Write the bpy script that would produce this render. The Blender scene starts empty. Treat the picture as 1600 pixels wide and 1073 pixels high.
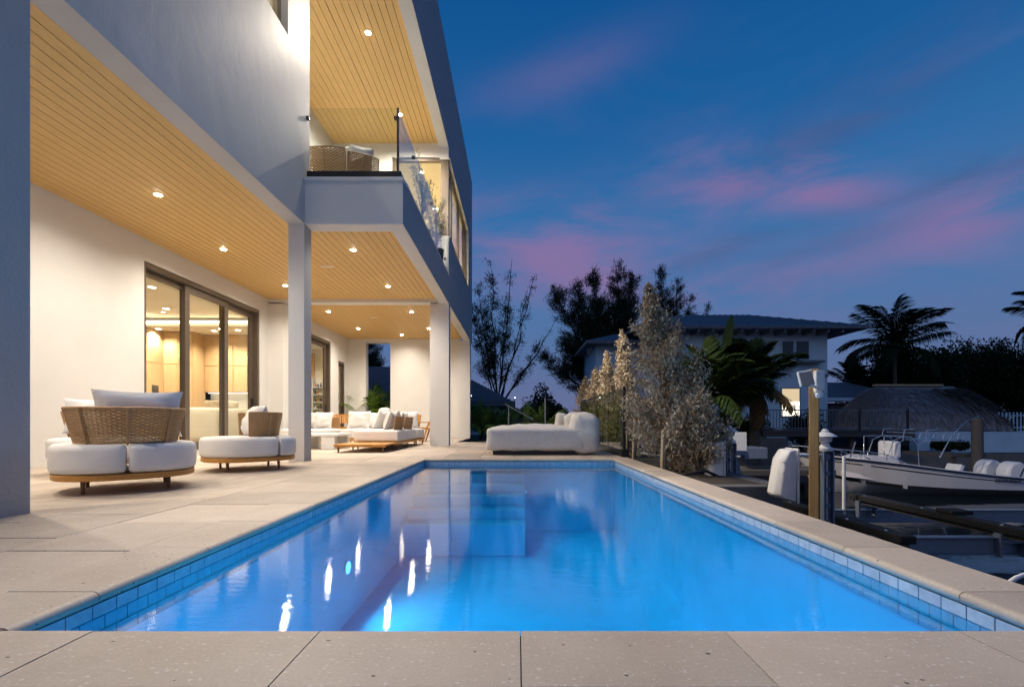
import bpy, bmesh, math, random
import numpy as np
from mathutils import Vector, Matrix

random.seed(7)
rng = np.random.default_rng(11)
R = math.radians
scn = bpy.context.scene
COL = scn.collection

# ---------------------------------------------------------------- camera
cam = bpy.data.cameras.new("camera")
cam.sensor_width = 36.0
cam.lens = 16.2
cam.shift_x = -0.005
cam.shift_y = 0.0766
cam.clip_start = 0.05
cam.clip_end = 2000
cam_o = bpy.data.objects.new("camera", cam)
cam_o.location = (0, 0, 0.625)
cam_o.rotation_euler = (R(90), 0, 0)
COL.objects.link(cam_o)
scn.camera = cam_o

# ---------------------------------------------------------------- world: blue hour with pink clouds
world = bpy.data.worlds.new("World")
scn.world = world
world.use_nodes = True
wn, wl = world.node_tree.nodes, world.node_tree.links
wn.clear()
w_out = wn.new("ShaderNodeOutputWorld")
w_bg = wn.new("ShaderNodeBackground")
w_bg.inputs["Strength"].default_value = 1.0
wl.new(w_bg.outputs[0], w_out.inputs[0])
sky = wn.new("ShaderNodeTexSky")
sky.sky_type = 'NISHITA'
sky.sun_disc = False
sky.sun_elevation = R(-2.0)
sky.sun_rotation = R(150)
tc = wn.new("ShaderNodeTexCoord")
sep = wn.new("ShaderNodeSeparateXYZ")
wl.new(tc.outputs["Generated"], sep.inputs[0])
ramp = wn.new("ShaderNodeValToRGB")
wl.new(sep.outputs["Z"], ramp.inputs[0])
cr = ramp.color_ramp
cr.elements[0].position = 0.0
cr.elements[0].color = (0.15, 0.16, 0.30, 1)
cr.elements[1].position = 1.0
cr.elements[1].color = (0.0015, 0.055, 0.22, 1)
for p, c in ((0.10, (0.10, 0.16, 0.33)), (0.22, (0.066, 0.168, 0.375)), (0.38, (0.032, 0.155, 0.385)),
             (0.52, (0.008, 0.112, 0.335)), (0.68, (0.001, 0.08, 0.28))):
    e = cr.elements.new(p)
    e.color = (*c, 1)


def wmath(op, a, b=None, clamp=False):
    n = wn.new("ShaderNodeMath")
    n.operation = op
    n.use_clamp = clamp
    for i, s in enumerate((a, b)):
        if s is None:
            continue
        if isinstance(s, (int, float)):
            n.inputs[i].default_value = s
        else:
            wl.new(s, n.inputs[i])
    return n.outputs[0]


def wnoise(scale, rot, loc, s, detail=4.0, rough=0.5, dist=0.0):
    m = wn.new("ShaderNodeMapping")
    m.inputs["Scale"].default_value = scale
    m.inputs["Rotation"].default_value = rot
    m.inputs["Location"].default_value = loc
    wl.new(tc.outputs["Generated"], m.inputs[0])
    n = wn.new("ShaderNodeTexNoise")
    n.inputs["Scale"].default_value = s
    n.inputs["Detail"].default_value = detail
    n.inputs["Roughness"].default_value = rough
    n.inputs["Distortion"].default_value = dist
    wl.new(m.outputs[0], n.inputs["Vector"])
    return n.outputs["Fac"]


def wramp(v, lo, hi):
    n = wn.new("ShaderNodeMapRange")
    n.interpolation_type = 'SMOOTHSTEP'
    n.inputs["From Min"].default_value = lo
    n.inputs["From Max"].default_value = hi
    wl.new(v, n.inputs["Value"])
    return n.outputs["Result"]


def wmix(fac, a, b):
    n = wn.new("ShaderNodeMix")
    n.data_type = 'RGBA'
    wl.new(fac, n.inputs[0])
    for s, i in ((a, 6), (b, 7)):
        if isinstance(s, tuple):
            n.inputs[i].default_value = (*s, 1)
        else:
            wl.new(s, n.inputs[i])
    return n.outputs[2]


z = sep.outputs["Z"]
azim = wmath('ARCTAN2', sep.outputs["X"], sep.outputs["Y"])
elev = wmath('ARCSINE', z)
band = wmath('MULTIPLY', wramp(z, 0.02, 0.16), wmath('SUBTRACT', 1.0, wramp(z, 0.40, 0.66)))
c1 = wnoise((1.0, 1.0, 3.2), (0.0, R(12), 0), (3.1, 0.3, 0.62), 3.4, 7.0, 0.58, 0.5)
c2 = wnoise((1.0, 1.0, 4.2), (0.0, R(14), 0), (7.7, 2.3, 1.9), 3.2, 7.0, 0.58, 0.5)


def cloud(az, el, wa, we, tilt, amp):
    """one soft cloud bank: centre, half widths and tilt in degrees."""
    da = wmath('SUBTRACT', azim, R(az))
    de = wmath('SUBTRACT', elev, R(el))
    c_, s_ = math.cos(R(tilt)), math.sin(R(tilt))
    u = wmath('ADD', wmath('MULTIPLY', da, c_), wmath('MULTIPLY', de, s_))
    v = wmath('SUBTRACT', wmath('MULTIPLY', de, c_), wmath('MULTIPLY', da, s_))
    u = wmath('DIVIDE', u, R(wa))
    v = wmath('DIVIDE', v, R(we))
    q = wmath('ADD', wmath('MULTIPLY', u, u), wmath('MULTIPLY', v, v))
    return wmath('MULTIPLY', wmath('POWER', 2.718, wmath('MULTIPLY', q, -1.0)), amp)


def total(lst):
    t = lst[0]
    for q in lst[1:]:
        t = wmath('ADD', t, q)
    return t


pinks = total([cloud(27, 25.3, 10, 3.0, -12, 0.95), cloud(34.5, 22, 6, 1.8, -12, 0.7), cloud(4, 21.5, 14, 4.2, -5, 0.85), cloud(12, 16.5, 16, 2.8, -6, 0.85), cloud(28, 15, 16, 2.0, 8, 0.5), cloud(36, 10, 16, 2.0, 3, 0.25),
               cloud(6, 37, 10, 2.0, 10, 0.32), cloud(44.5, 17.5, 5, 2.8, 12, 0.75), cloud(-60, 18, 25, 4, 5, 0.7), cloud(100, 16, 30, 3.5, -4, 0.7), cloud(190, 20, 30, 4, 3, 0.6)])
darks = total([cloud(37, 29, 9, 2.4, 14, 0.7), cloud(43.5, 21.5, 8, 2.2, 6, 0.75), cloud(24, 19, 9, 1.4, 12, 0.5), cloud(33, 17, 6, 1.6, 12, 0.4), cloud(75, 24, 20, 3, 8, 0.6), cloud(-120, 22, 24, 3, 5, 0.5)])
pink = wmath('MULTIPLY', wramp(c1, 0.33, 0.62), pinks, True)
dark = wmath('MULTIPLY', wramp(c2, 0.30, 0.60), darks, True)
wisps = wmath('MULTIPLY', wmath('MULTIPLY', wramp(c1, 0.50, 0.75), band), 0.30)
col = wmix(wisps, ramp.outputs[0], (0.17, 0.17, 0.37))
col = wmix(wmath('MULTIPLY', pink, 0.72, True), col, (0.275, 0.16, 0.345))
col = wmix(wmath('MULTIPLY', dark, 0.75, True), col, (0.060, 0.085, 0.215))
nish = wn.new("ShaderNodeMix")
nish.data_type = 'RGBA'
nish.blend_type = 'ADD'
nish.inputs[0].default_value = 0.05
wl.new(col, nish.inputs[6])
wl.new(sky.outputs[0], nish.inputs[7])
wl.new(nish.outputs[2], w_bg.inputs["Color"])

# afterglow: a very weak, very soft sun lamp, low behind the camera
sun = bpy.data.lights.new("afterglow_sun", 'SUN')
sun.energy = 0.15
sun.angle = R(40)
sun.color = (1.0, 0.80, 0.74)
sun_o = bpy.data.objects.new("afterglow_sun", sun)
sun_o.rotation_euler = (R(62), 0, R(-16))
COL.objects.link(sun_o)

vs = scn.view_settings
vs.view_transform = 'Standard'
vs.look = 'None'
vs.exposure = 0.0
vs.gamma = 1.0
vs.use_curve_mapping = False
cy = scn.cycles
cy.max_bounces = 9
cy.diffuse_bounces = 5
cy.glossy_bounces = 4
cy.transmission_bounces = 6
cy.transparent_max_bounces = 24
cy.caustics_reflective = False
cy.caustics_refractive = False
cy.sample_clamp_indirect = 4.0
cy.use_denoising = True
cy.use_light_tree = True
cy.use_adaptive_sampling = True

# ---------------------------------------------------------------- materials
M = {}


def new_mat(name):
    m = bpy.data.materials.new(name)
    m.use_nodes = True
    M[name] = m
    return m, m.node_tree.nodes, m.node_tree.links, m.node_tree.nodes["Principled BSDF"]


def noise(n, l, scale, detail=4, rough=0.55, stretch=None, coord='world', dist=0.0):
    t = n.new("ShaderNodeTexNoise")
    t.inputs["Scale"].default_value = scale
    t.inputs["Detail"].default_value = detail
    t.inputs["Roughness"].default_value = rough
    t.inputs["Distortion"].default_value = dist
    l.new(coords(n, l, coord, stretch), t.inputs["Vector"])
    return t.outputs["Fac"]


def coords(n, l, coord, stretch=None):
    if coord == 'world':
        src = n.new("ShaderNodeNewGeometry").outputs["Position"]
    else:
        src = n.new("ShaderNodeTexCoord").outputs["Object"]
    if stretch:
        m = n.new("ShaderNodeMapping")
        m.inputs["Scale"].default_value = stretch
        l.new(src, m.inputs[0])
        src = m.outputs[0]
    return src


def mixc(n, l, fac, a, b, blend='MIX'):
    x = n.new("ShaderNodeMix")
    x.data_type = 'RGBA'
    x.blend_type = blend
    if isinstance(fac, (int, float)):
        x.inputs[0].default_value = fac
    else:
        l.new(fac, x.inputs[0])
    for s, i in ((a, 6), (b, 7)):
        if isinstance(s, tuple):
            x.inputs[i].default_value = (*s[:3], 1)
        else:
            l.new(s, x.inputs[i])
    return x.outputs[2]


def mrange(n, l, v, a, b, c=0.0, d=1.0):
    x = n.new("ShaderNodeMapRange")
    x.inputs["From Min"].default_value = a
    x.inputs["From Max"].default_value = b
    x.inputs["To Min"].default_value = c
    x.inputs["To Max"].default_value = d
    l.new(v, x.inputs["Value"])
    return x.outputs["Result"]


def bump(n, l, bsdf, h, strength, dist=0.01, prev=None):
    b = n.new("ShaderNodeBump")
    b.inputs["Strength"].default_value = strength
    b.inputs["Distance"].default_value = dist
    l.new(h, b.inputs["Height"])
    if prev is not None:
        l.new(prev, b.inputs["Normal"])
    if bsdf is not None:
        l.new(b.outputs[0], bsdf.inputs["Normal"])
    return b.outputs[0]


def simple(name, c, rough=0.5, var=0.12, scale=6.0, bmp=0.0, bscale=60.0, metal=0.0, stretch=None, coord='world', bdist=0.004, spec=0.5):
    m, n, l, b = new_mat(name)
    lo = tuple(x * (1 - var) for x in c)
    hi = tuple(min(1, x * (1 + var)) for x in c)
    f = noise(n, l, scale, 5, 0.6, stretch, coord)
    l.new(mixc(n, l, mrange(n, l, f, 0.3, 0.7), lo, hi), b.inputs["Base Color"])
    b.inputs["Roughness"].default_value = rough
    b.inputs["Metallic"].default_value = metal
    b.inputs["Specular IOR Level"].default_value = spec
    if bmp:
        bump(n, l, b, noise(n, l, bscale, 3, 0.6, stretch, coord), bmp, bdist)
    return m


simple('stucco_white', (0.69, 0.685, 0.67), 0.75, 0.045, 0.9, 0.4, 38, bdist=0.005)
# troweled stucco of the upper wall: shallow vertical sweeps that show in grazing light
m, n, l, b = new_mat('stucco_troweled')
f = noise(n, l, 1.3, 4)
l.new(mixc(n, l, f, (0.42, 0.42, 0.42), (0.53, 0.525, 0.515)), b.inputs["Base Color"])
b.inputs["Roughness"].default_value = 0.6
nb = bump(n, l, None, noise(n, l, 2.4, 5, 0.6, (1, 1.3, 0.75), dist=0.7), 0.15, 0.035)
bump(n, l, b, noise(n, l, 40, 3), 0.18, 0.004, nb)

simple('stucco_shade', (0.40, 0.40, 0.405), 0.75, 0.05, 0.9, 0.4, 38, bdist=0.005)  # white stucco with the shade of the outer faces put into its colour

# shell-stone paving: warm grey with pale shell flecks and dark pits
m, n, l, b = new_mat('shell_stone')
f = noise(n, l, 2.2, 6, 0.6)
base = mixc(n, l, mrange(n, l, f, 0.35, 0.65), (0.46, 0.38, 0.30), (0.55, 0.47, 0.385))
f2 = noise(n, l, 90, 3, 0.7)
base = mixc(n, l, mrange(n, l, f2, 0.3, 0.7, 0, 0.35), base, (0.30, 0.25, 0.21))


def flecks(scale, thr_lo, thr_hi, stretch):
    v = n.new("ShaderNodeTexVoronoi")
    v.inputs["Scale"].default_value = scale
    vec = coords(n, l, 'world', stretch)
    nz = n.new("ShaderNodeTexNoise")
    nz.inputs["Scale"].default_value = 30
    l.new(vec, nz.inputs["Vector"])
    ad = n.new("ShaderNodeVectorMath")
    ad.operation = 'MULTIPLY_ADD'
    l.new(nz.outputs["Color"], ad.inputs[0])
    ad.inputs[1].default_value = (0.02, 0.02, 0.02)
    l.new(vec, ad.inputs[2])
    l.new(ad.outputs[0], v.inputs["Vector"])
    pick = n.new("ShaderNodeSeparateColor")
    l.new(v.outputs["Color"], pick.inputs[0])
    sel = n.new("ShaderNodeMath")
    sel.operation = 'GREATER_THAN'
    l.new(pick.outputs[0], sel.inputs[0])
    sel.inputs[1].default_value = 0.74
    mr = n.new("ShaderNodeMapRange")
    mr.inputs["From Min"].default_value = thr_hi
    mr.inputs["From Max"].default_value = thr_lo
    l.new(v.outputs["Distance"], mr.inputs["Value"])
    mu = n.new("ShaderNodeMath")
    mu.operation = 'MULTIPLY'
    l.new(sel.outputs[0], mu.inputs[0])
    l.new(mr.outputs["Result"], mu.inputs[1])
    return mu.outputs[0]


fl = flecks(46, 0.22, 0.30, (1, 1.6, 1))
base = mixc(n, l, fl, base, (0.58, 0.535, 0.48))
fs = flecks(75, 0.18, 0.26, (1.3, 1, 1))
base = mixc(n, l, fs, base, (0.56, 0.52, 0.47))
pit = flecks(21, 0.10, 0.13, (1, 1.3, 1))
base = mixc(n, l, pit, base, (0.08, 0.065, 0.05))
oi = n.new("ShaderNodeObjectInfo")
hsv = n.new("ShaderNodeHueSaturation")
l.new(base, hsv.inputs["Color"])
l.new(mrange(n, l, oi.outputs["Random"], 0, 1, 0.84, 1.14), hsv.inputs["Value"])
l.new(hsv.outputs[0], b.inputs["Base Color"])
b.inputs["Roughness"].default_value = 0.62
nb = bump(n, l, None, pit, -0.6, 0.004)
bump(n, l, b, noise(n, l, 55, 4), 0.2, 0.004, nb)

m, n, l, b = new_mat('cedar_plank')
g = noise(n, l, 14, 6, 0.65, (6, 0.35, 6))
oi = n.new("ShaderNodeObjectInfo")
c = mixc(n, l, mrange(n, l, g, 0.3, 0.7), (0.58, 0.37, 0.135), (0.71, 0.48, 0.195))
c = mixc(n, l, mrange(n, l, oi.outputs["Random"], 0, 1, 0, 0.28), c, (0.53, 0.35, 0.135))
l.new(c, b.inputs["Base Color"])
b.inputs["Roughness"].default_value = 0.5
b.inputs["Specular IOR Level"].default_value = 0.3
bump(n, l, b, g, 0.08, 0.003)

for nm, c1_, c2_, ro in (('teak', (0.40, 0.175, 0.03), (0.55, 0.27, 0.055), 0.45),
                         ('oak_veneer', (0.50, 0.33, 0.17), (0.60, 0.42, 0.24), 0.45),
                         ('post_wood', (0.36, 0.205, 0.065), (0.52, 0.31, 0.11), 0.7),
                         ('stake_wood', (0.40, 0.29, 0.18), (0.52, 0.40, 0.26), 0.75),
                         ('piling_wood', (0.10, 0.08, 0.065), (0.19, 0.155, 0.12), 0.85),
                         ('dock_wood', (0.055, 0.048, 0.042), (0.09, 0.08, 0.07), 0.85)):
    m, n, l, b = new_mat(nm)
    st = (7, 7, 0.5) if nm not in ('teak', 'dock_wood') else (1, 8, 8)
    g = noise(n, l, 9, 6, 0.65, st)
    l.new(mixc(n, l, mrange(n, l, g, 0.3, 0.7), c1_, c2_), b.inputs["Base Color"])
    b.inputs["Roughness"].default_value = ro
    bump(n, l, b, g, 0.15, 0.003)

simple('bronze_frame', (0.125, 0.098, 0.075), 0.38, 0.06, metal=0.3)
simple('black_metal', (0.012, 0.012, 0.014), 0.4, 0.05)
simple('aluminium', (0.19, 0.225, 0.28), 0.45, 0.1, 9, 0.1, metal=0.35)
simple('steel_tube', (0.62, 0.63, 0.65), 0.25, 0.04, metal=0.9)
simple('outdoor_fabric', (0.72, 0.71, 0.69), 0.9, 0.03, 3, 0.25, 420, bdist=0.0015)
simple('chaise_fabric', (0.62, 0.60, 0.565), 0.95, 0.05, 12, 0.4, 260, bdist=0.002)
simple('cream_paint', (0.78, 0.72, 0.60), 0.7, 0.02)
simple('white_solid', (0.78, 0.78, 0.77), 0.4, 0.02)
simple('white_plastic', (0.72, 0.71, 0.69), 0.42, 0.05, 8, 0.05)
simple('gelcoat', (0.74, 0.70, 0.69), 0.18, 0.03)
simple('navy_stripe', (0.012, 0.016, 0.035), 0.3, 0.05)
simple('bottom_paint', (0.015, 0.014, 0.016), 0.6, 0.1)
simple('black_carpet', (0.014, 0.013, 0.013), 0.95, 0.3, 30, 0.4, 200)
simple('rubber', (0.02, 0.02, 0.02), 0.7, 0.1)
simple('concrete', (0.13, 0.125, 0.12), 0.85, 0.15, 4, 0.3, 40)
simple('soil', (0.055, 0.042, 0.03), 0.95, 0.35, 3, 0.8, 12, bdist=0.04)
simple('grass_ground', (0.035, 0.05, 0.018), 0.95, 0.4, 1.2, 0.8, 9, bdist=0.05)
simple('joint_bed', (0.05, 0.042, 0.036), 0.95, 0.2)
simple('dark_teak', (0.17, 0.085, 0.035), 0.5, 0.15, 20)
simple('rattan_cane', (0.40, 0.235, 0.10), 0.5, 0.18, 40)
simple('house_paint', (0.46, 0.62, 0.72), 0.8, 0.05, 2, 0.1)
simple('roof_metal', (0.10, 0.115, 0.14), 0.55, 0.08, 3)
simple('roof_tile', (0.16, 0.165, 0.19), 0.6, 0.15, 5)
simple('shutter', (0.14, 0.17, 0.19), 0.6, 0.08)
simple('bark', (0.085, 0.065, 0.05), 0.9, 0.3, 14, 0.6, 40, bdist=0.01)
simple('bark_red', (0.20, 0.105, 0.06), 0.85, 0.3, 20, 0.5, 60)
simple('bark_dark', (0.03, 0.026, 0.024), 0.9, 0.3, 10)
simple('palm_bark', (0.09, 0.075, 0.06), 0.9, 0.25, 16, 0.6, 30)
simple('bench_plaster', (0.16, 0.36, 0.56), 0.6, 0.05, 3)
simple('pool_plaster', (0.50, 0.72, 0.86), 0.6, 0.05, 3, 0.05)
simple('floodlight_lens', (0.20, 0.175, 0.16), 0.3, 0.05)
simple('terracotta', (0.10, 0.095, 0.09), 0.7, 0.1)
simple('dark_glass', (0.02, 0.03, 0.04), 0.08, 0.05)
simple('appliance', (0.08, 0.07, 0.06), 0.3, 0.05)

# soft creases in the cushion covers
for nm in ('outdoor_fabric', 'chaise_fabric'):
    m = M[nm]
    n, l = m.node_tree.nodes, m.node_tree.links
    b = n["Principled BSDF"]
    fine = b.inputs["Normal"].links[0].from_socket
    bump(n, l, b, noise(n, l, 6.5, 4, 0.55, (1, 1, 1.4), dist=1.2), 0.22 if nm == 'outdoor_fabric' else 0.34, 0.03, fine)

# glazed waterline tile: pale blue-grey, lightly clouded, each its own tone
m, n, l, b = new_mat('pool_tile')
oi = n.new("ShaderNodeObjectInfo")
f = noise(n, l, 18, 4)
c = mixc(n, l, mrange(n, l, f, 0.3, 0.7), (0.33, 0.42, 0.50), (0.52, 0.60, 0.66))
c = mixc(n, l, mrange(n, l, oi.outputs["Random"], 0, 1, 0, 0.35), c, (0.36, 0.45, 0.55))
l.new(c, b.inputs["Base Color"])
b.inputs["Roughness"].default_value = 0.25
simple('grout', (0.14, 0.17, 0.22), 0.9, 0.1)

m, n, l, b = new_mat('wicker')
ge = n.new("ShaderNodeNewGeometry")
f = noise(n, l, 60, 2)
c = mixc(n, l, noise(n, l, 9, 3), (0.36, 0.20, 0.075), (0.52, 0.32, 0.135))
c = mixc(n, l, mrange(n, l, f, 0.3, 0.7, 0, 0.45), c, (0.27, 0.15, 0.06))
l.new(c, b.inputs["Base Color"])
b.inputs["Roughness"].default_value = 0.5


def leaf_mat(name, c1_, c2_, c3_, rough=0.55, trans=0.25):
    m, n, l, b = new_mat(name)
    ge = n.new("ShaderNodeNewGeometry")
    r = n.new("ShaderNodeValToRGB")
    l.new(ge.outputs["Random Per Island"], r.inputs[0])
    r.color_ramp.elements[0].color = (*c1_, 1)
    r.color_ramp.elements[1].color = (*c3_, 1)
    e = r.color_ramp.elements.new(0.55)
    e.color = (*c2_, 1)
    l.new(r.outputs[0], b.inputs["Base Color"])
    b.inputs["Roughness"].default_value = rough
    b.inputs["Specular IOR Level"].default_value = 0.12
    tr = n.new("ShaderNodeBsdfTranslucent")
    l.new(r.outputs[0], tr.inputs["Color"])
    mx = n.new("ShaderNodeMixShader")
    mx.inputs[0].default_value = trans
    l.new(b.outputs[0], mx.inputs[1])
    l.new(tr.outputs[0], mx.inputs[2])
    l.new(mx.outputs[0], n["Material Output"].inputs["Surface"])


leaf_mat('silver_leaf', (0.24, 0.17, 0.10), (0.46, 0.375, 0.25), (0.62, 0.55, 0.43))
leaf_mat('pine_needle', (0.018, 0.026, 0.014), (0.03, 0.042, 0.022), (0.045, 0.055, 0.03), trans=0.1)
leaf_mat('dark_leaf', (0.010, 0.018, 0.006), (0.016, 0.028, 0.010), (0.026, 0.04, 0.014))
leaf_mat('palm_leaf', (0.018, 0.035, 0.009), (0.032, 0.056, 0.014), (0.055, 0.078, 0.022))
leaf_mat('areca_leaf', (0.09, 0.17, 0.025), (0.14, 0.23, 0.04), (0.22, 0.29, 0.06))
leaf_mat('banana_leaf', (0.018, 0.036, 0.009), (0.022, 0.043, 0.011), (0.027, 0.05, 0.014))
leaf_mat('bright_leaf', (0.16, 0.26, 0.05), (0.18, 0.28, 0.06), (0.2, 0.30, 0.07))
leaf_mat('dead_leaf', (0.16, 0.09, 0.035), (0.22, 0.13, 0.05), (0.27, 0.17, 0.08))
leaf_mat('olive_leaf', (0.10, 0.11, 0.07), (0.17, 0.18, 0.12), (0.26, 0.27, 0.2))
leaf_mat('thatch', (0.18, 0.155, 0.145), (0.29, 0.25, 0.235), (0.40, 0.355, 0.33), trans=0.05)


def clear_mat(name, tint, ior, rough, ripple=None, refl=1.0):
    m, n, l, b = new_mat(name)
    n.remove(b)
    tr = n.new("ShaderNodeBsdfTransparent")
    tr.inputs[0].default_value = (*tint, 1)
    gl = n.new("ShaderNodeBsdfGlossy")
    gl.inputs["Roughness"].default_value = rough
    gl.inputs["Color"].default_value = (refl, refl, refl, 1)
    fr = n.new("ShaderNodeFresnel")
    # a thin sheet: both faces reflect alike
    ge = n.new("ShaderNodeNewGeometry")
    l.new(mrange(n, l, ge.outputs["Backfacing"], 0, 1, ior, 1 / ior), fr.inputs["IOR"])
    mx = n.new("ShaderNodeMixShader")
    l.new(fr.outputs[0], mx.inputs[0])
    l.new(tr.outputs[0], mx.inputs[1])
    l.new(gl.outputs[0], mx.inputs[2])
    l.new(mx.outputs[0], n["Material Output"].inputs["Surface"])
    if ripple:
        nb = None
        for sc, st, dist, stretch in ripple:
            nb = bump(n, l, None, noise(n, l, sc, 3, 0.5, stretch), st, dist, nb)
        l.new(nb, gl.inputs["Normal"])
        l.new(nb, fr.inputs["Normal"])
    return m


clear_mat('pane_glass', (0.94, 0.955, 0.94), 1.32, 0.0, None)
clear_mat('rail_glass', (0.92, 0.95, 0.93), 1.28, 0.0, None)
clear_mat('fence_glass', (0.80, 0.85, 0.76), 1.3, 0.0, None)
clear_mat('pool_water', (0.085, 0.60, 0.90), 1.5, 0.006,
          [(2.0, 0.015, 0.02, None), (20.0, 0.13, 0.004, (0.5, 1.5, 1)), (60, 0.16, 0.0014, (0.6, 1.5, 1))])
m, n, l, b = new_mat('canal_water')
b.inputs["Base Color"].default_value = (0.006, 0.010, 0.014, 1)
b.inputs["Roughness"].default_value = 0.05
b.inputs["IOR"].default_value = 1.33
bump(n, l, b, noise(n, l, 1.4, 3, 0.5, (1, 2.2, 1)), 0.08, 0.05)


def glow(name, c, s):
    m, n, l, b = new_mat(name)
    b.inputs["Base Color"].default_value = (0.8, 0.8, 0.8, 1)
    b.inputs["Emission Color"].default_value = (*c, 1)
    b.inputs["Emission Strength"].default_value = s


glow('lamp_lens', (1.0, 0.86, 0.66), 110)
glow('indoor_lens', (1.0, 0.88, 0.66), 14)
glow('cove_strip', (1.0, 0.86, 0.62), 5)
glow('counter_strip', (0.95, 0.95, 0.85), 4)
glow('pool_lens', (0.62, 0.60, 1.0), 4)
glow('lit_window', (1.0, 0.72, 0.30), 0.7)
glow('lit_blind', (1.0, 0.90, 0.68), 2.2)
glow('tiny_lamp', (0.8, 0.9, 1.0), 3.0)

# ---------------------------------------------------------------- mesh helpers
def ground_point(px, Y):
    """X of a thing seen at photo column px, standing Y metres away."""
    return (px - 808.0) * Y / 720.0


def height_at(py, Y):
    return 0.625 + (659.0 - py) * Y / 720.0


def link(o, parent=None):
    COL.objects.link(o)
    if parent is not None:
        o.parent = parent
    return o


def world_origin(o):
    v = Vector((0, 0, 0))
    while o is not None:
        v += Vector(o.location)
        o = o.parent
    return v


class MB:
    def __init__(s):
        s.v, s.f = [], []

    def add(s, vs, fs):
        k = len(s.v)
        s.v += [tuple(p) for p in vs]
        s.f += [tuple(i + k for i in f) for f in fs]
        return s

    def box(s, x0, x1, y0, y1, z0, z1):
        return s.add([(x0, y0, z0), (x1, y0, z0), (x1, y1, z0), (x0, y1, z0),
                      (x0, y0, z1), (x1, y0, z1), (x1, y1, z1), (x0, y1, z1)],
                     [(0, 3, 2, 1), (4, 5, 6, 7), (0, 1, 5, 4), (1, 2, 6, 5), (2, 3, 7, 6), (3, 0, 4, 7)])

    def obox(s, c, size, rot=(0, 0, 0)):
        from mathutils import Euler
        m = Euler(rot).to_matrix()
        hx, hy, hz = [a / 2 for a in size]
        vs_ = [Vector(c) + m @ Vector((x, y, z)) for z in (-hz, hz) for x, y in ((-hx, -hy), (hx, -hy), (hx, hy), (-hx, hy))]
        return s.add(vs_, [(0, 3, 2, 1), (4, 5, 6, 7), (0, 1, 5, 4), (1, 2, 6, 5), (2, 3, 7, 6), (3, 0, 4, 7)])

    def tube(s, pts, r, n=8, caps=True, closed=False):
        pts = [Vector(p) for p in pts]
        rs = r if isinstance(r, (list, tuple)) else [r] * len(pts)
        rings = []
        up = Vector((0, 0, 1))
        N = len(pts)
        last = None
        for i, p in enumerate(pts):
            a = pts[(i - 1) % N] if (closed or i > 0) else p
            b = pts[(i + 1) % N] if (closed or i < N - 1) else p
            d = (b - a)
            if d.length < 1e-9:
                d = Vector((0, 0, 1))
            d.normalize()
            if last is None:
                ref = up if abs(d.z) < 0.9 else Vector((1, 0, 0))
                u = d.cross(ref).normalized()
            else:
                u = (last - d * last.dot(d))
                u = u.normalized() if u.length > 1e-6 else d.orthogonal().normalized()
            last = u
            w = d.cross(u)
            rings.append([p + (u * math.cos(t) + w * math.sin(t)) * rs[i] for t in [2 * math.pi * k / n for k in range(n)]])
        vs_ = [q for rg in rings for q in rg]
        fs_ = []
        for i in range(N if closed else N - 1):
            j = (i + 1) % N
            for k in range(n):
                fs_.append((i * n + k, i * n + (k + 1) % n, j * n + (k + 1) % n, j * n + k))
        if caps and not closed:
            fs_.append(tuple(range(n))[::-1])
            fs_.append(tuple((N - 1) * n + k for k in range(n)))
        return s.add(vs_, fs_)

    def lathe(s, prof, c=(0, 0, 0), n=20):
        vs_, fs_ = [], []
        for r, zz in prof:
            for k in range(n):
                t = 2 * math.pi * k / n
                vs_.append((c[0] + r * math.cos(t), c[1] + r * math.sin(t), c[2] + zz))
        for i in range(len(prof) - 1):
            for k in range(n):
                fs_.append((i * n + k, i * n + (k + 1) % n, (i + 1) * n + (k + 1) % n, (i + 1) * n + k))
        fs_.append(tuple(range(n))[::-1])
        fs_.append(tuple((len(prof) - 1) * n + k for k in range(n)))
        return s.add(vs_, fs_)

    def extrude(s, prof, axis, a0, a1):
        """prof: list of 2D points; axis 'x' or 'y' or 'z' is the extrusion direction."""
        N = len(prof)

        def mk(p, a):
            return {'x': (a, p[0], p[1]), 'y': (p[0], a, p[1]), 'z': (p[0], p[1], a)}[axis]
        vs_ = [mk(p, a0) for p in prof] + [mk(p, a1) for p in prof]
        fs_ = [(i, (i + 1) % N, N + (i + 1) % N, N + i) for i in range(N)]
        fs_ += [tuple(range(N))[::-1], tuple(range(N, 2 * N))]
        return s.add(vs_, fs_)

    def puck(s, outline, z0, z1, r, steps=4, cx=None, puff=0.0):
        """soft cushion from a 2D outline: rounded top and bottom edges."""
        cxy = np.mean(np.array(outline), axis=0) if cx is None else np.array(cx)
        O = np.array(outline) - cxy
        rad = np.mean(np.linalg.norm(O, axis=1))
        prof = []
        for k in range(steps + 1):
            t = math.pi / 2 * k / steps
            prof.append((1 - r * (1 - math.sin(t)) / rad, z0 + r * (1 - math.cos(t))))
        for k in range(steps + 1):
            t = math.pi / 2 * k / steps
            prof.append((1 - r * (1 - math.cos(t)) / rad, z1 - r + r * math.sin(t)))
        f0 = prof[-1][0]
        for q in (0.75, 0.45, 0.15):
            prof.append((f0 * q, z1 + puff * (1 - q ** 2)))
        N = len(outline)
        vs_, fs_ = [], []
        for f_, zz in prof:
            for p in O:
                vs_.append((cxy[0] + p[0] * f_, cxy[1] + p[1] * f_, zz))
        for i in range(len(prof) - 1):
            for k in range(N):
                fs_.append((i * N + k, i * N + (k + 1) % N, (i + 1) * N + (k + 1) % N, (i + 1) * N + k))
        fs_.append(tuple(range(N))[::-1])
        fs_.append(tuple((len(prof) - 1) * N + k for k in range(N)))
        return s.add(vs_, fs_)

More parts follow.
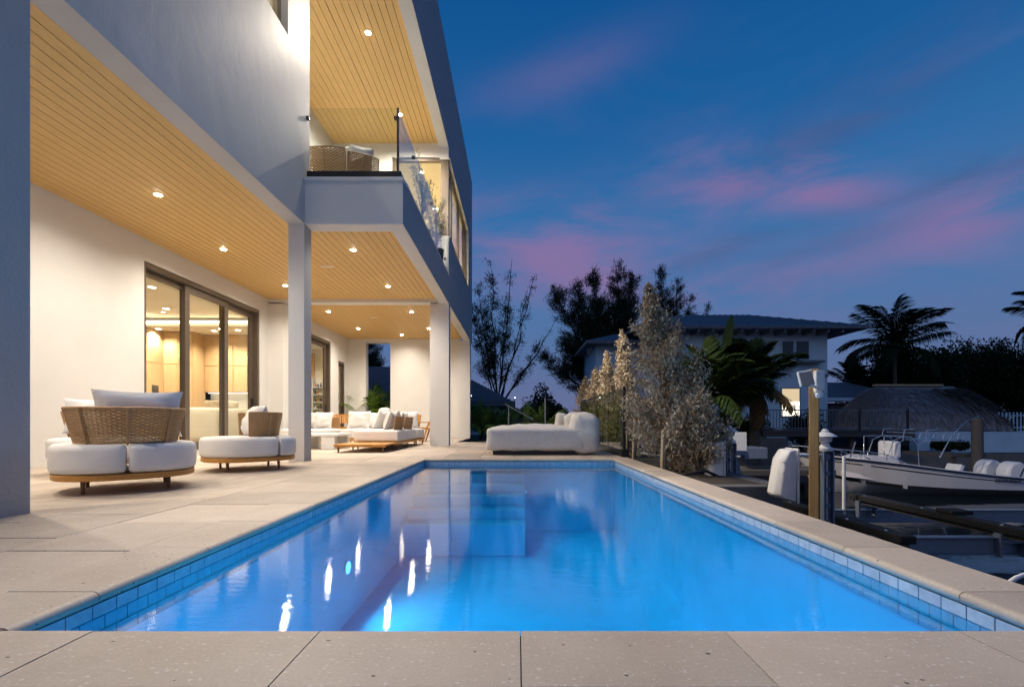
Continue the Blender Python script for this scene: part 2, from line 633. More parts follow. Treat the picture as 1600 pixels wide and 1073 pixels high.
    def softbox(s, c, size, r, puff=0.0, n=8, lump=0.0, seed=0, rotz=0.0):
        hx, hy, hz = [a / 2 for a in size]
        rr = random.Random(seed)
        ph = [rr.uniform(0, 6.28) for _ in range(6)]
        vs_, fs_, idx = [], [], {}

        def vert(p):
            key = tuple(round(a, 5) for a in p)
            if key in idx:
                return idx[key]
            q = Vector((p[0] * hx, p[1] * hy, p[2] * hz))
            inn = Vector((max(-hx + r, min(hx - r, q.x)), max(-hy + r, min(hy - r, q.y)), max(-hz + r, min(hz - r, q.z))))
            d = q - inn
            if d.length > 1e-9:
                q = inn + d.normalized() * r
            w = (1 - p[0] ** 2) * (1 - p[1] ** 2)
            if p[2] > 0:
                q.z += puff * w
            if lump:
                nrm = Vector((p[0] ** 5, p[1] ** 5, p[2] ** 5))
                if nrm.length > 0:
                    nrm.normalize()
                q += nrm * lump * (math.sin(q.x * 9 + ph[0]) * math.sin(q.y * 8 + ph[1]) + 0.6 * math.sin(q.x * 19 + q.z * 23 + ph[2]) + 0.5 * math.sin(q.y * 21 - q.z * 17 + ph[3]))
            if rotz:
                q = Matrix.Rotation(rotz, 3, 'Z') @ q
            idx[key] = len(vs_)
            vs_.append(tuple(Vector(c) + q))
            return idx[key]
        # denser near edges
        ts = [math.copysign(abs(t) ** 0.75, t) if t else 0.0 for t in [2 * i / n - 1 for i in range(n + 1)]]
        for ax in range(3):
            for sg in (-1, 1):
                for i in range(n):
                    for j in range(n):
                        q = []
                        for a, b_ in ((ts[i], ts[j]), (ts[i + 1], ts[j]), (ts[i + 1], ts[j + 1]), (ts[i], ts[j + 1])):
                            p = [0, 0, 0]
                            p[ax] = sg
                            p[(ax + 1) % 3] = a
                            p[(ax + 2) % 3] = b_
                            q.append(vert(p))
                        if sg < 0:
                            q = q[::-1]
                        fs_.append(tuple(q))
        return s.add(vs_, fs_)

    def pillow(s, c, w, h, t, rot=(0, 0, 0), n=14, seed=0):
        """scatter cushion standing in its own XZ plane, corners pulled out, sides drawn in."""
        from mathutils import Euler
        m = Euler(rot).to_matrix()
        rr = random.Random(seed)
        ph = [rr.uniform(0, 6.28) for _ in range(4)]
        vs_, fs_ = [], []
        for sg in (-1, 1):
            for i in range(n + 1):
                for j in range(n + 1):
                    u, v = 2 * i / n - 1, 2 * j / n - 1
                    x = u * w / 2 * (1 - 0.09 * (1 - v * v) ** 1.0)
                    zz = v * h / 2 * (1 - 0.09 * (1 - u * u) ** 1.0)
                    th = t / 2 * (max(0, (1 - u ** 4) * (1 - v ** 4))) ** 0.5 * (0.72 + 0.28 * (1 - u * u) * (1 - v * v))
                    th *= 1 + 0.13 * math.sin(9 * u + 3 * v + ph[0]) * abs(v) ** 2 + 0.13 * math.sin(8 * v - 4 * u + ph[2]) * abs(u) ** 2
                    th += 0.012 * math.sin(11 * u * v + ph[1] + 5 * v) * (1 - u ** 6) * (1 - v ** 6)
                    vs_.append(tuple(Vector(c) + m @ Vector((x, sg * th, zz))))
        k = (n + 1) ** 2
        for i in range(n):
            for j in range(n):
                a = i * (n + 1) + j
                fs_.append((a, a + n + 1, a + n + 2, a + 1))
                a += k
                fs_.append((a, a + 1, a + n + 2, a + n + 1))
        # welt joining both halves
        rim = [(i, 0) for i in range(n)] + [(n, j) for j in range(n)] + [(i, n) for i in range(n, 0, -1)] + [(0, j) for j in range(n, 0, -1)]
        ids = [i * (n + 1) + j for i, j in rim]
        for q in range(len(ids)):
            a, b_ = ids[q], ids[(q + 1) % len(ids)]
            fs_.append((a, b_, b_ + k, a + k))
        return s.add(vs_, fs_)

    def build(s, name, mat, parent=None, smooth=None, bevel=0.0, local=False, sub=0):
        vs_ = s.v
        if parent is not None and not local:
            o = world_origin(parent)
            vs_ = [(a - o.x, b - o.y, c - o.z) for a, b, c in vs_]
        me = bpy.data.meshes.new(name)
        me.from_pydata(vs_, [], s.f)
        bm = bmesh.new()
        bm.from_mesh(me)
        bmesh.ops.recalc_face_normals(bm, faces=bm.faces)
        bm.to_mesh(me)
        bm.free()
        if smooth is not None:
            me.polygons.foreach_set('use_smooth', [True] * len(me.polygons))
            me.set_sharp_from_angle(angle=R(smooth))
        me.materials.append(M[mat])
        o = bpy.data.objects.new(name, me)
        link(o, parent)
        if bevel:
            md = o.modifiers.new('bevel', 'BEVEL')
            md.width = bevel
            md.segments = 2
            md.limit_method = 'ANGLE'
        if sub:
            md = o.modifiers.new('sub', 'SUBSURF')
            md.levels = md.render_levels = sub
        return o


def box_part(name, mat, parent, *b, bevel=0.0):
    return MB().box(*b).build(name, mat, parent, bevel=bevel)


def quads(name, V, mat, parent=None, local=False, flat=True):
    """V: (N,4,3) array of quads -> one mesh."""
    V = np.asarray(V, dtype=np.float64)
    N = len(V)
    vv = V.reshape(-1, 3)
    if parent is not None and not local:
        vv = vv - np.array(world_origin(parent))
    me = bpy.data.meshes.new(name)
    me.vertices.add(N * 4)
    me.vertices.foreach_set('co', vv.ravel())
    me.loops.add(N * 4)
    me.loops.foreach_set('vertex_index', np.arange(N * 4, dtype=np.int32))
    me.polygons.add(N)
    me.polygons.foreach_set('loop_start', np.arange(0, N * 4, 4, dtype=np.int32))
    me.update(calc_edges=True)
    me.validate()
    me.materials.append(M[mat])
    o = bpy.data.objects.new(name, me)
    return link(o, parent)


def leaf_quads(C, A, L, W, fold=0.25):
    """diamond leaves: centres C, axis A (N,3), lengths, widths."""
    N = len(C)
    A = A / np.maximum(np.linalg.norm(A, axis=1, keepdims=True), 1e-9)
    Rv = rng.normal(size=(N, 3))
    S = np.cross(A, Rv)
    S /= np.maximum(np.linalg.norm(S, axis=1, keepdims=True), 1e-9)
    U = np.cross(S, A)
    L = np.broadcast_to(L, (N,))[:, None]
    W = np.broadcast_to(W, (N,))[:, None]
    p0 = C - A * L * 0.5
    p2 = C + A * L * 0.5 - U * L * fold * 0.4
    mid = C - A * L * 0.05 + U * L * fold * 0.3
    return np.stack([p0, mid + S * W * 0.5, p2, mid - S * W * 0.5], axis=1)


def thing(name, label, cat, loc=(0, 0, 0), rotz=0.0, group=None):
    o = bpy.data.objects.new(name, None)
    o.empty_display_size = 0.2
    link(o)
    o.location = loc
    o.rotation_euler = (0, 0, rotz)
    return tag(o, label, cat, group)


def tag(o, label, cat, group=None):
    o['label'] = label
    o['category'] = cat
    if group:
        o['group'] = group
    return o


def struct(o):
    o['kind'] = 'structure'
    return o


def stuff(o):
    o['kind'] = 'stuff'
    return o


def struct_root(name, loc=(0, 0, 0)):
    o = bpy.data.objects.new(name, None)
    link(o)
    o.location = loc
    return struct(o)


def inst(src, name, parent, loc, rot=(0, 0, 0)):
    o = bpy.data.objects.new(name, src.data)
    link(o, parent)
    o.location = loc
    o.rotation_euler = rot
    return o


def dup(root, loc, rotz, label, group=None):
    r = root.copy()
    COL.objects.link(r)
    r.location = loc
    r.rotation_euler = (0, 0, rotz)
    r['label'] = label
    if group:
        r['group'] = group
    for ch in list(root.children):
        c = ch.copy()
        COL.objects.link(c)
        c.parent = r
        for g in list(ch.children):
            d = g.copy()
            COL.objects.link(d)
            d.parent = c
    return r


def spot(parent, loc, watts, color=(1.0, 0.875, 0.72), cone=140, blend=0.9, radius=0.05, rot=(0, 0, 0), name='downlight_or_fill_lamp'):
    li = bpy.data.lights.new(name, 'SPOT')
    li.energy = watts
    li.color = color
    li.spot_size = R(cone)
    li.spot_blend = blend
    li.shadow_soft_size = radius
    o = bpy.data.objects.new(name, li)
    link(o, parent)
    o.location = loc
    o.rotation_euler = rot
    return o


def point(parent, loc, watts, color, radius=0.1, name='room_lamp'):
    li = bpy.data.lights.new(name, 'POINT')
    li.energy = watts
    li.color = color
    li.shadow_soft_size = radius
    o = bpy.data.objects.new(name, li)
    link(o, parent)
    o.location = loc
    return o


# ---------------------------------------------------------------- the ground, canal and pool
XL, XR, YN, YF = -1.54, 1.63, 1.40, 7.76        # pool, tips of the coping nosing
XLO, XRO, YNO, YFO = -1.88, 1.94, 1.09, 8.07    # outer edges of the coping
ZW = -0.092

g = MB()
for x0, x1, y0, y1, zz in ((-220, -1.89, -60, 8.1, -0.14), (-220, 2.9, 8.1, 420, -0.14), (1.95, 2.9, 5.4, 8.1, -0.14),
                           (-1.89, 1.95, -60, 1.08, -0.55)):
    g.add([(x0, y0, zz), (x1, y0, zz), (x1, y1, zz), (x0, y1, zz)], [(0, 1, 2, 3)])
struct(g.build('ground', 'grass_ground'))
g = MB()
g.add([(2.9, 22, -0.95), (420, 22, -0.95), (420, 420, -0.95), (2.9, 420, -0.95)], [(0, 1, 2, 3)])
struct(g.build('far_bank', 'soil'))
g = MB()
g.add([(1.95, -60, -1.6), (420, -60, -1.6), (420, 22.1, -1.6), (1.95, 22.1, -1.6)], [(0, 1, 2, 3)])
struct(g.build('canal_water', 'canal_water'))
g = MB()
g.box(2.9, 3.12, 5.4, 22, -2.2, -0.10).box(1.95, 2.9, 5.2, 5.4, -2.2, -0.10)
g.box(3.12, 420, 22, 22.3, -2.2, -0.9)
struct(g.build('seawall', 'concrete', bevel=0.01))
g = MB()
g.box(1.955, 2.88, 5.42, 21.5, -0.135, -0.10)
struct(g.build('garden_bed', 'soil'))

deck = struct_root('deck', (-3.0, 6.0, 0))
g = MB()
g.box(-6.58, XLO, 0.3, 18.3, -0.13, -0.042).box(XLO, 1.90, YFO, 14.3, -0.13, -0.042)
g.build('deck_bed', 'joint_bed', deck)
slabs = {}


def slab(x0, x1, y0, y1):
    w, d = round(x1 - x0 - 0.007, 4), round(y1 - y0 - 0.007, 4)
    if w < 0.03 or d < 0.03:
        return
    if (w, d) not in slabs:
        o = MB().box(-w / 2, w / 2, -d / 2, d / 2, -0.04, 0.0).build('paving_slab', 'shell_stone', deck, bevel=0.003, local=True)
        slabs[(w, d)] = o.data
    else:
        o = bpy.data.objects.new('paving_slab', slabs[(w, d)])
        link(o, deck)
        md = o.modifiers.new('bevel', 'BEVEL')
        md.width, md.segments, md.limit_method = 0.003, 2, 'ANGLE'
    o.location = ((x0 + x1) / 2 + 3.0, (y0 + y1) / 2 - 6.0, random.uniform(-0.0012, 0.0012))


T = 0.607
for k in range(8):
    x1 = XLO - k * T
    x0 = max(x1 - T, -6.575)
    off = 1.61 if k % 2 == 0 else 1.86
    j = -2
    while True:
        y0 = off + j * 0.63
        j += 1
        if y0 > 18.2:
            break
        y1 = y0 + 0.63
        if y1 < 0.4 or (x1 * 720 / max(y1, 0.1) + 808) < -40:
            continue
        slab(x0, x1, y0, min(y1, 18.25))
for k in range(7):
    x0 = XLO + k * T
    x1 = min(x0 + T, 1.90)
    for j in range(11):
        y0 = YFO + j * 0.63 - (0.31 if k % 2 else 0)
        slab(x0, x1, max(y0, YFO), min(y0 + 0.63, 14.3))

pool = struct_root('pool', (0, 4.5, 0))
# bull-nosed coping stones
nose = [(-0.026 + 0.026 * math.cos(t), -0.023 + 0.023 * math.sin(t)) for t in [R(a) for a in (80, 60, 40, 20, 0, -20, -40, -60, -80)]]


def coping(a0, a1, side):
    wd = {'l': XL - XLO, 'r': XRO - XR, 'n': YN - YNO, 'f': YFO - YF}[side]
    prof = [(-wd, 0.0), (-0.034, 0.0)] + nose + [(-0.034, -0.046), (-wd, -0.0455)]
    a0, a1 = a0 + 0.0018, a1 - 0.0018
    mb = MB()
    if side == 'l':
        mb.extrude([(XL + u, zz) for u, zz in prof], 'y', a0, a1)
    elif side == 'r':
        mb.extrude([(XR - u, zz) for u, zz in prof], 'y', a0, a1)
    elif side == 'n':
        mb.extrude([(YN + u, zz) for u, zz in prof], 'x', a0, a1)
    else:
        mb.extrude([(YF - u, zz) for u, zz in prof], 'x', a0, a1)
    o = mb.build('coping_stone', 'shell_stone', pool, smooth=30)
    o.location.z += random.uniform(-0.0008, 0.0008)


ys = [YN] + [1.70 + 0.607 * k for k in range(10)] + [YF]
for a0, a1 in zip(ys[:-1], ys[1:]):
    coping(a0, a1, 'l')
    coping(a0, a1, 'r')
for a0, a1 in zip([XLO, -1.27, -0.59, 0.01, 0.62, 1.32], [-1.27, -0.59, 0.01, 0.62, 1.32, XRO]):
    coping(a0, a1, 'n')
for k in range(6):
    coping(XLO + k * 0.637, XLO + (k + 1) * 0.637, 'f')
g = MB()
g.box(XLO + 0.012, XL - 0.036, YNO + 0.012, YFO - 0.012, -0.044, -0.007).box(XR + 0.036, XRO - 0.012, YNO + 0.012, YFO - 0.012, -0.044, -0.007)
g.box(XL - 0.035, XR + 0.035, YNO + 0.012, YN - 0.036, -0.044, -0.007).box(XL - 0.035, XR + 0.035, YF + 0.036, YFO - 0.012, -0.044, -0.007)
g.build('coping_grout', 'joint_bed', pool)
# shell
wi = dict(l=XL + 0.012, r=XR - 0.012, n=YN + 0.012, f=YF - 0.012)
wl_, wr_, wn_, wf_ = XL - 0.02, XR + 0.02, YN - 0.02, YF + 0.02
g = MB()
g.box(XLO + 0.01, wl_, wn_, wf_, -1.4, -0.046).box(wr_, XRO - 0.01, wn_, wf_, -1.4, -0.046)
g.box(XLO + 0.01, XRO - 0.01, YNO + 0.01, wn_, -1.4, -0.046).box(XLO + 0.01, XRO - 0.01, wf_, YFO - 0.005, -1.4, -0.046)
g.box(wl_, wr_, wn_, wf_, -1.4, -1.2)
g.build('pool_shell', 'pool_plaster', pool)
g = MB()
g.box(XRO - 0.009, XRO + 0.008, YNO + 0.012, 5.2, -2.2, -0.047).box(XLO, XRO + 0.008, YNO - 0.006, YNO + 0.009, -2.2, -0.047)
g.build('pool_outer_wall', 'concrete', pool)
# steps in the far left corner
for k, (yy, zz) in enumerate(((7.50, -0.24), (7.19, -0.36), (6.88, -0.48), (6.57, -0.62), (6.26, -0.76))):
    y1 = wf_ if k == 0 else (7.50, 7.19, 6.88, 6.57)[k - 1]
    box_part('pool_step', 'pool_plaster', pool, wl_ + 0.002, 0.11, yy, y1 - 0.001, -1.198, zz, bevel=0.012)
# light trim on the step noses
for k, (yy, zz) in enumerate(((7.50, -0.24), (7.19, -0.36), (6.88, -0.48), (6.57, -0.62), (6.26, -0.76))):
    box_part('step_trim', 'white_solid', pool, wl_ + 0.004, 0.108, yy - 0.004, yy + 0.035, zz - 0.012, zz + 0.004)
# waterline tiles, three courses: two of single tiles, the third joined
tw, th = 0.1005, 0.052
tile = MB().box(-tw / 2 + 0.0025, tw / 2 - 0.0025, -0.005, 0.005, -th + 0.004, 0).build('waterline_tile', 'pool_tile', pool, local=True)
tile_used = False


def put_tile(loc, rz):
    global tile_used
    if not tile_used:
        tile_used = True
        tile.location, tile.rotation_euler = loc, (0, 0, rz)
    else:
        inst(tile, 'waterline_tile', pool, loc, (0, 0, rz))


low = MB()
for row in range(3):
    zt = -0.047 - row * th
    o_ = 0 if row % 2 == 0 else tw / 2
    ly = [wn_ + 0.05 + o_ + tw * i for i in range(63) if wn_ + 0.05 + o_ + tw * i < wf_ - 0.02]
    lx = [wl_ + 0.055 + o_ + tw * i for i in range(32) if wl_ + 0.055 + o_ + tw * i < wr_ - 0.02]
    for yy in ly:
        for X, rz in ((wl_ + 0.006, R(90)), (wr_ - 0.006, R(90))):
            if row == 0 or (row == 1 and X > 0):
                put_tile((X, yy - 4.5, zt), rz)
            else:
                low.box(X - 0.005, X + 0.005, yy - tw / 2 + 0.003, yy + tw / 2 - 0.003, zt - th + 0.004, zt)
    for xx in lx:
        if row < 2:
            put_tile((xx, wf_ - 0.006 - 4.5, zt), 0)
        else:
            low.box(xx - tw / 2 + 0.003, xx + tw / 2 - 0.003, wf_ - 0.011, wf_ - 0.001, zt - th + 0.004, zt)
stuff(low.build('lower_tile_course', 'pool_tile', pool))
g = MB()
for zz in (0,):
    g.box(wl_ - 0.002, wl_ + 0.002, wn_, wf_, -0.205, -0.0465).box(wr_ - 0.002, wr_ + 0.002, wn_, wf_, -0.205, -0.0465)
    g.box(wl_, wr_, wf_ - 0.002, wf_ + 0.002, -0.205, -0.0465)
g.build('tile_grout', 'grout', pool)
# underwater lamps; those on the near and right walls are added to brighten the pool
for x, y, zz, d, pw in ((-1.556, 4.2, -0.70, (1, 0, 0), 46), (-0.7, 1.384, -0.7, (0, 1, 0), 36), (0.8, 1.384, -0.7, (0, 1, 0), 18), (1.645, 2.2, -0.75, (-1, 0, 0), 62),
                        (0.113, 6.75, -0.40, (1, 0, 0), 18)):
    r_ = 0.055 if pw > 20 else 0.02
    mb = MB().lathe([(r_ * 1.2, 0), (r_ * 1.2, 0.012), (r_, 0.016)], n=20)
    q = Vector((0, 0, 1)).rotation_difference(Vector(d))
    mb.v = [tuple(q @ Vector(p) + Vector((x, y, zz))) for p in mb.v]
    ring = mb.build('pool_or_fill_lamp', 'white_solid', pool, smooth=40)
    mb = MB().lathe([(r_ * 0.95, 0.0), (r_ * 0.95, 0.004)], n=20)
    mb.v = [tuple(q @ Vector(p) + Vector((x, y, zz)) + Vector(d) * 0.0165) for p in mb.v]
    lens = mb.build('lens', 'pool_lens', ring)
    s_ = spot(pool, (x + d[0] * 0.05, y + d[1] * 0.05 - 4.5, zz), pw, (0.40, 0.75, 1.0), 160, 0.6, 0.06, name='pool_or_fill_light')
    s_.rotation_euler = Vector((0, 0, -1)).rotation_difference(Vector(d) + Vector((0, 0, -0.05))).to_euler()
g = MB()
g.add([(wl_, wn_, ZW), (wr_, wn_, ZW), (wr_, wf_, ZW), (wl_, wf_, ZW)], [(0, 1, 2, 3)])
struct(g.build('pool_water', 'pool_water'))

# ---------------------------------------------------------------- the white house
house = thing('house', 'large white stucco house with plank ceilings, columns and lit glass doors along the pool deck', 'house', (-5.0, 9.0, 0))
X0, X1, X2 = -3.35, -1.80, -6.58     # outer wall planes and the terrace's rear wall
ZB, ZC, ZR = 3.74, 3.86, 10.15       # beam underside, plank ceiling, roof
YC1, YC3, YC4, YW = 7.25, 12.15, 17.6, 17.97

# columns
box_part('pillar', 'stucco_white', house, -3.62, X0, 1.9, 3.17, 0, ZB - 0.001)
box_part('column', 'stucco_white', house, -3.60, X0, YC1, YC1 + 0.25, 0.001, ZB - 0.001)
box_part('column', 'stucco_white', house, -2.30, X1, YC3, YC3 + 0.27, 0.001, ZB - 0.001)
box_part('column', 'stucco_white', house, -2.25, X1, YC4, YC4 + 0.36, 0.001, ZB - 0.001)
# rear terrace wall with door openings, a pilaster, the end wall
g = MB()
g.box(X2 - 0.25, X2, -1, 8.13, -0.1, 4.3).box(X2 - 0.25, X2, 8.13, 11.79, 3.48, 4.3).box(X2 - 0.25, X2, 11.79, 12.75, -0.1, 4.3)
g.box(X2 - 0.25, X2, 12.75, 16.28, 3.45, 4.3).box(X2 - 0.25, X2, 16.28, 16.96, -0.1, 4.3)
g.box(X2 - 0.25, X2, 16.96, 17.60, 2.88, 4.3).box(X2 - 0.25, X2, 17.60, 18.3, -0.1, 4.3)
g.box(X2 - 0.25, X2, 8.13, 11.79, -0.1, 0.05).box(X2 - 0.25, X2, 12.75, 16.28, -0.1, 0.05).box(X2 - 0.25, X2, 16.96, 17.60, -0.1, 0.05)
g.build('rear_wall', 'stucco_white', house)
box_part('pilaster', 'stucco_white', house, X2 + 0.001, -6.17, YC3, YC3 + 0.3, 0.001, ZB)
g = MB()
g.box(X2 + 0.001, -5.9, YW, YW + 0.3, 0.001, ZB + 0.3).box(-4.94, -2.251, YW, YW + 0.3, 0.001, ZB + 0.3)
g.box(-5.9, -4.94, YW, YW + 0.3, 3.72, ZB + 0.3)
g.build('end_wall', 'stucco_white', house)
box_part('skirting', 'stucco_white', house, X2 + 0.001, X2 + 0.016, 2.0, 8.13, 0.001, 0.12)
# beams
box_part('beam', 'stucco_white', house, -3.349, -2.051, 7.281, 7.55, ZB, 4.28)
box_part('beam', 'stucco_white', house, X2 + 0.002, -2.051, YC3, YC3 + 0.30, ZB + 0.04, 4.28)
box_part('beam', 'stucco_white', house, -2.05, X1, 7.461, 18.4, ZB, 4.4795)
# upper wall over the terrace with its window opening
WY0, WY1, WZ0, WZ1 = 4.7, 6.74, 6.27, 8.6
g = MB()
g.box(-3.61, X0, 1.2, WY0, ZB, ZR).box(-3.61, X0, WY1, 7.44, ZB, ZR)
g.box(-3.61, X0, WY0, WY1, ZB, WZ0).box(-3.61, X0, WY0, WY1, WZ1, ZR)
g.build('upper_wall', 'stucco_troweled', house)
# balcony: parapet, slab, side wall, rear wall with the corner window opening
box_part('balcony_parapet', 'stucco_white', house, -3.349, X1, 7.26, 7.46, ZB + 0.0005, 4.42)
box_part('parapet_cap', 'stucco_white', house, -3.349, X1 + 0.012, 7.245, 7.47, 4.42, 4.48, bevel=0.006)
box_part('cap_moulding', 'stucco_white', house, -2.02, X1 + 0.012, 7.471, YC3 - 0.01, 4.4805, 4.50)
box_part('balcony_slab', 'stucco_white', house, -4.85, -2.051, 7.471, YC3, 4.281, 4.47)
box_part('balcony_side_wall', 'stucco_white', house, -5.05, -4.85, 7.45, YC3, 4.3, 8.2)
box_part('return_wall', 'stucco_white', house, -5.05, -3.612, 7.20, 7.44, 4.3, 10.0)
g = MB()
g.box(-4.85, -3.30, YC3, YC3 + 0.2, 4.281, 8.0).box(-3.30, -1.81, YC3, YC3 + 0.2, 7.60, 8.0).box(-3.30, -1.81, YC3, YC3 + 0.2, 4.281, 5.53)
g.build('balcony_rear_wall', 'stucco_white', house)
# right-hand facade
g = MB()
g.box(-2.04, X1, YC3 + 0.01, 18.4, 4.481, 5.53).box(-2.04, X1, YC3 + 0.01, 18.4, 7.55, 7.839).box(-2.04, X1, 16.75, 18.4, 5.53, 7.55)
g.box(-2.05, X1, 3.3, 18.4, 7.84, ZR)
g.build('side_facade', 'stucco_white', house)
box_part('roof_beam', 'stucco_white', house, -3.349, -2.051, 3.1, 3.345, 7.84, ZR)
box_part('roof', 'stucco_white', house, -12, -2.051, 1.2, 18.39, 9.9, ZR - 0.002)
box_part('end_facade', 'stucco_white', house, -12, -2.051, 18.15, 18.39, 4.0, 9.89)
box_part('ceiling_backing', 'joint_bed', house, X2 - 0.2, -3.612, 1.3, YW, ZC + 0.022, 4.27)
box_part('ceiling_backing', 'joint_bed', house, -3.611, -2.052, 7.552, YW, ZC + 0.022, 4.27)
box_part('ceiling_backing', 'joint_bed', house, -4.85, -2.051, 7.9, YC3, 7.985, 8.1)
box_part('ceiling_backing', 'joint_bed', house, -3.349, -2.051, 3.3, 7.899, 7.985, 8.1)
# shade is painted into the outer faces as darker stucco; other faces stay white
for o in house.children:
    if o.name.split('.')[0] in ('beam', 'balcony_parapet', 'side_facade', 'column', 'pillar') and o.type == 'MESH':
        o.data.materials.append(M['stucco_shade'])
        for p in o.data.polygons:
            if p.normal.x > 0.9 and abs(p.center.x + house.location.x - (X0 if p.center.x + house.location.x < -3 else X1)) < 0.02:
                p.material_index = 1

# plank ceilings
PW = 0.1345


def planks(xa, xb, ya, yb, zz):
    n_ = max(1, round((xb - xa) / PW))
    w = (xb - xa) / n_
    for k in range(n_):
        x = xa + k * w
        box_part('ceiling_plank', 'cedar_plank', house, x + 0.0042, x + w - 0.0042, ya, yb, zz, zz + 0.020)


planks(X2 + 0.003, -3.612, 1.95, YC3 - 0.002, ZC)
planks(-3.612, -2.054, 7.552, YC3 - 0.002, ZC)
planks(X2 + 0.003, -2.054, YC3 + 0.302, YW - 0.002, ZC)
planks(-4.848, -3.352, 7.45, YC3 - 0.002, 7.96)
planks(-3.348, -2.054, 3.35, YC3 - 0.002, 7.96)
# recessed downlights
lamp_at = [(-5.11, 6.56, ZC), (-5.5, 8.63, ZC), (-5.5, 10.93, ZC), (-5.2, 4.3, ZC), (-4.7, 2.5, ZC), (-3.08, 8.66, ZC), (-3.08, 10.99, ZC),
           (-5.53, 13.5, ZC), (-5.5, 15.95, ZC), (-3.1, 13.54, ZC), (-4.28, 17.1, ZC), (-3.06, 15.95, ZC),
           (-2.81, 8.69, 7.96), (-2.8, 11.0, 7.96), (-2.75, 6.38, 7.96)]
ring0 = lens0 = None
for i, (x, y, zz) in enumerate(lamp_at):
    loc = (x + 5.0, y - 9.0, zz)
    if ring0 is None:
        ring0 = MB().lathe([(0.047, -0.001), (0.066, -0.001), (0.068, -0.005), (0.050, -0.008)], n=24).build('downlight', 'white_solid', house, smooth=40, local=True)
        ring0.location = loc
        lens0 = MB().lathe([(0.050, -0.004), (0.046, -0.010), (0.030, -0.017), (0.01, -0.020)], n=24).build('lens', 'lamp_lens', ring0, local=True)
    else:
        q = inst(ring0, 'downlight', house, loc)
        inst(lens0, 'lens', q, (0, 0, 0))
    up = zz > 5
    spot(house, (loc[0], loc[1], zz - 0.02), (190 if y < 7 else 900) if up else (210 if y > 17 else 520), cone=168 if up else 158, blend=1.0 if not up else 0.6)
# two added fill spots in the upper soffit, aimed to brighten coping, hedge and boat
for (x, y), aim, pw, cn in (((-2.75, 6.38), (0.9, 2.5, 0), 2550, 58), ((-2.81, 8.69), (8.5, 12.5, -0.5), 6500, 54)):
    s_ = spot(house, (x + 5.0, y - 9.0, 7.90), pw, (1.0, 0.89, 0.77), cn, 0.8, 0.06)
    s_.rotation_euler = Vector((0, 0, -1)).rotation_difference(Vector(aim) - Vector((x, y, 7.9))).to_euler()
for x, y in ((-3.95, 9.6), (-4.45, 14.3)):
    g = MB().box(x - 0.13, x + 0.13, y - 0.035, y + 0.035, ZC - 0.008, ZC - 0.0005)
    for k in range(3):
        g.box(x - 0.115, x + 0.115, y - 0.024 + k * 0.018, y - 0.014 + k * 0.018, ZC - 0.011, ZC - 0.008)
    g.build('ceiling_vent', 'white_solid', house)


# sliding doors and windows: frames, stiles, panes
def door_leaf(name, xf, y0, y1, z0, z1, st=0.09, dep=0.06, parent=house, mat='bronze_frame', lock=False, glass='pane_glass'):
    """one framed leaf in a plane x = xf, running along y."""
    g = MB()
    g.box(xf - dep, xf, y0, y0 + st, z0, z1).box(xf - dep, xf, y1 - st, y1, z0, z1)
    g.box(xf - dep + 0.001, xf - 0.001, y0 + st, y1 - st, z1 - st, z1).box(xf - dep + 0.001, xf - 0.001, y0 + st, y1 - st, z0, z0 + st)
    o = g.build(name, mat, parent, bevel=0.004)
    box_part('pane', glass, o, xf - dep / 2 - 0.006, xf - dep / 2 + 0.006, y0 + st, y1 - st, z0 + st, z1 - st)
    if lock:
        MB().box(xf + 0.001, xf + 0.02, y1 - st + 0.02, y1 - 0.02, 1.0, 1.22).build('handle', 'black_metal', o, bevel=0.004)
    return o


g = MB()
g.box(X2 - 0.2, X2 - 0.02, 8.131, 11.789, 3.38, 3.479).box(X2 - 0.2, X2 - 0.02, 8.131, 8.20, 0.051, 3.38).box(X2 - 0.2, X2 - 0.02, 11.72, 11.789, 0.051, 3.38)
g.box(X2 - 0.2, X2 - 0.02, 8.131, 11.789, 0.05, 0.075)
g.build('door_frame', 'bronze_frame', house, bevel=0.004)
door_leaf('sliding_door', X2 - 0.14, 8.10, 9.36, 0.076, 3.379, 0.11)
door_leaf('sliding_door', X2 - 0.075, 9.24, 10.62, 0.076, 3.379, 0.13)
door_leaf('sliding_door', X2 - 0.14, 10.48, 11.72, 0.076, 3.379, 0.13, lock=True)
g = MB()
g.box(X2 - 0.2, X2 - 0.02, 12.751, 16.279, 3.35, 3.449).box(X2 - 0.2, X2 - 0.02, 16.21, 16.279, 0.051, 3.35).box(X2 - 0.2, X2 - 0.02, 12.751, 12.82, 0.051, 3.35)
g.build('door_frame', 'bronze_frame', house, bevel=0.004)
door_leaf('sliding_door', X2 - 0.075, 12.82, 14.45, 0.076, 3.349, 0.12)
door_leaf('sliding_door', X2 - 0.14, 14.35, 16.21, 0.076, 3.349, 0.14, lock=True)
g = MB()
g.box(X2 - 0.18, X2 - 0.02, 16.961, 17.03, 0.051, 2.80).box(X2 - 0.18, X2 - 0.02, 17.53, 17.599, 0.051, 2.80).box(X2 - 0.18, X2 - 0.02, 16.961, 17.599, 2.80, 2.879)
g.build('door_frame', 'bronze_frame', house, bevel=0.004)
door_leaf('hinged_door', X2 - 0.09, 17.03, 17.53, 0.076, 2.799, 0.085, lock=True)
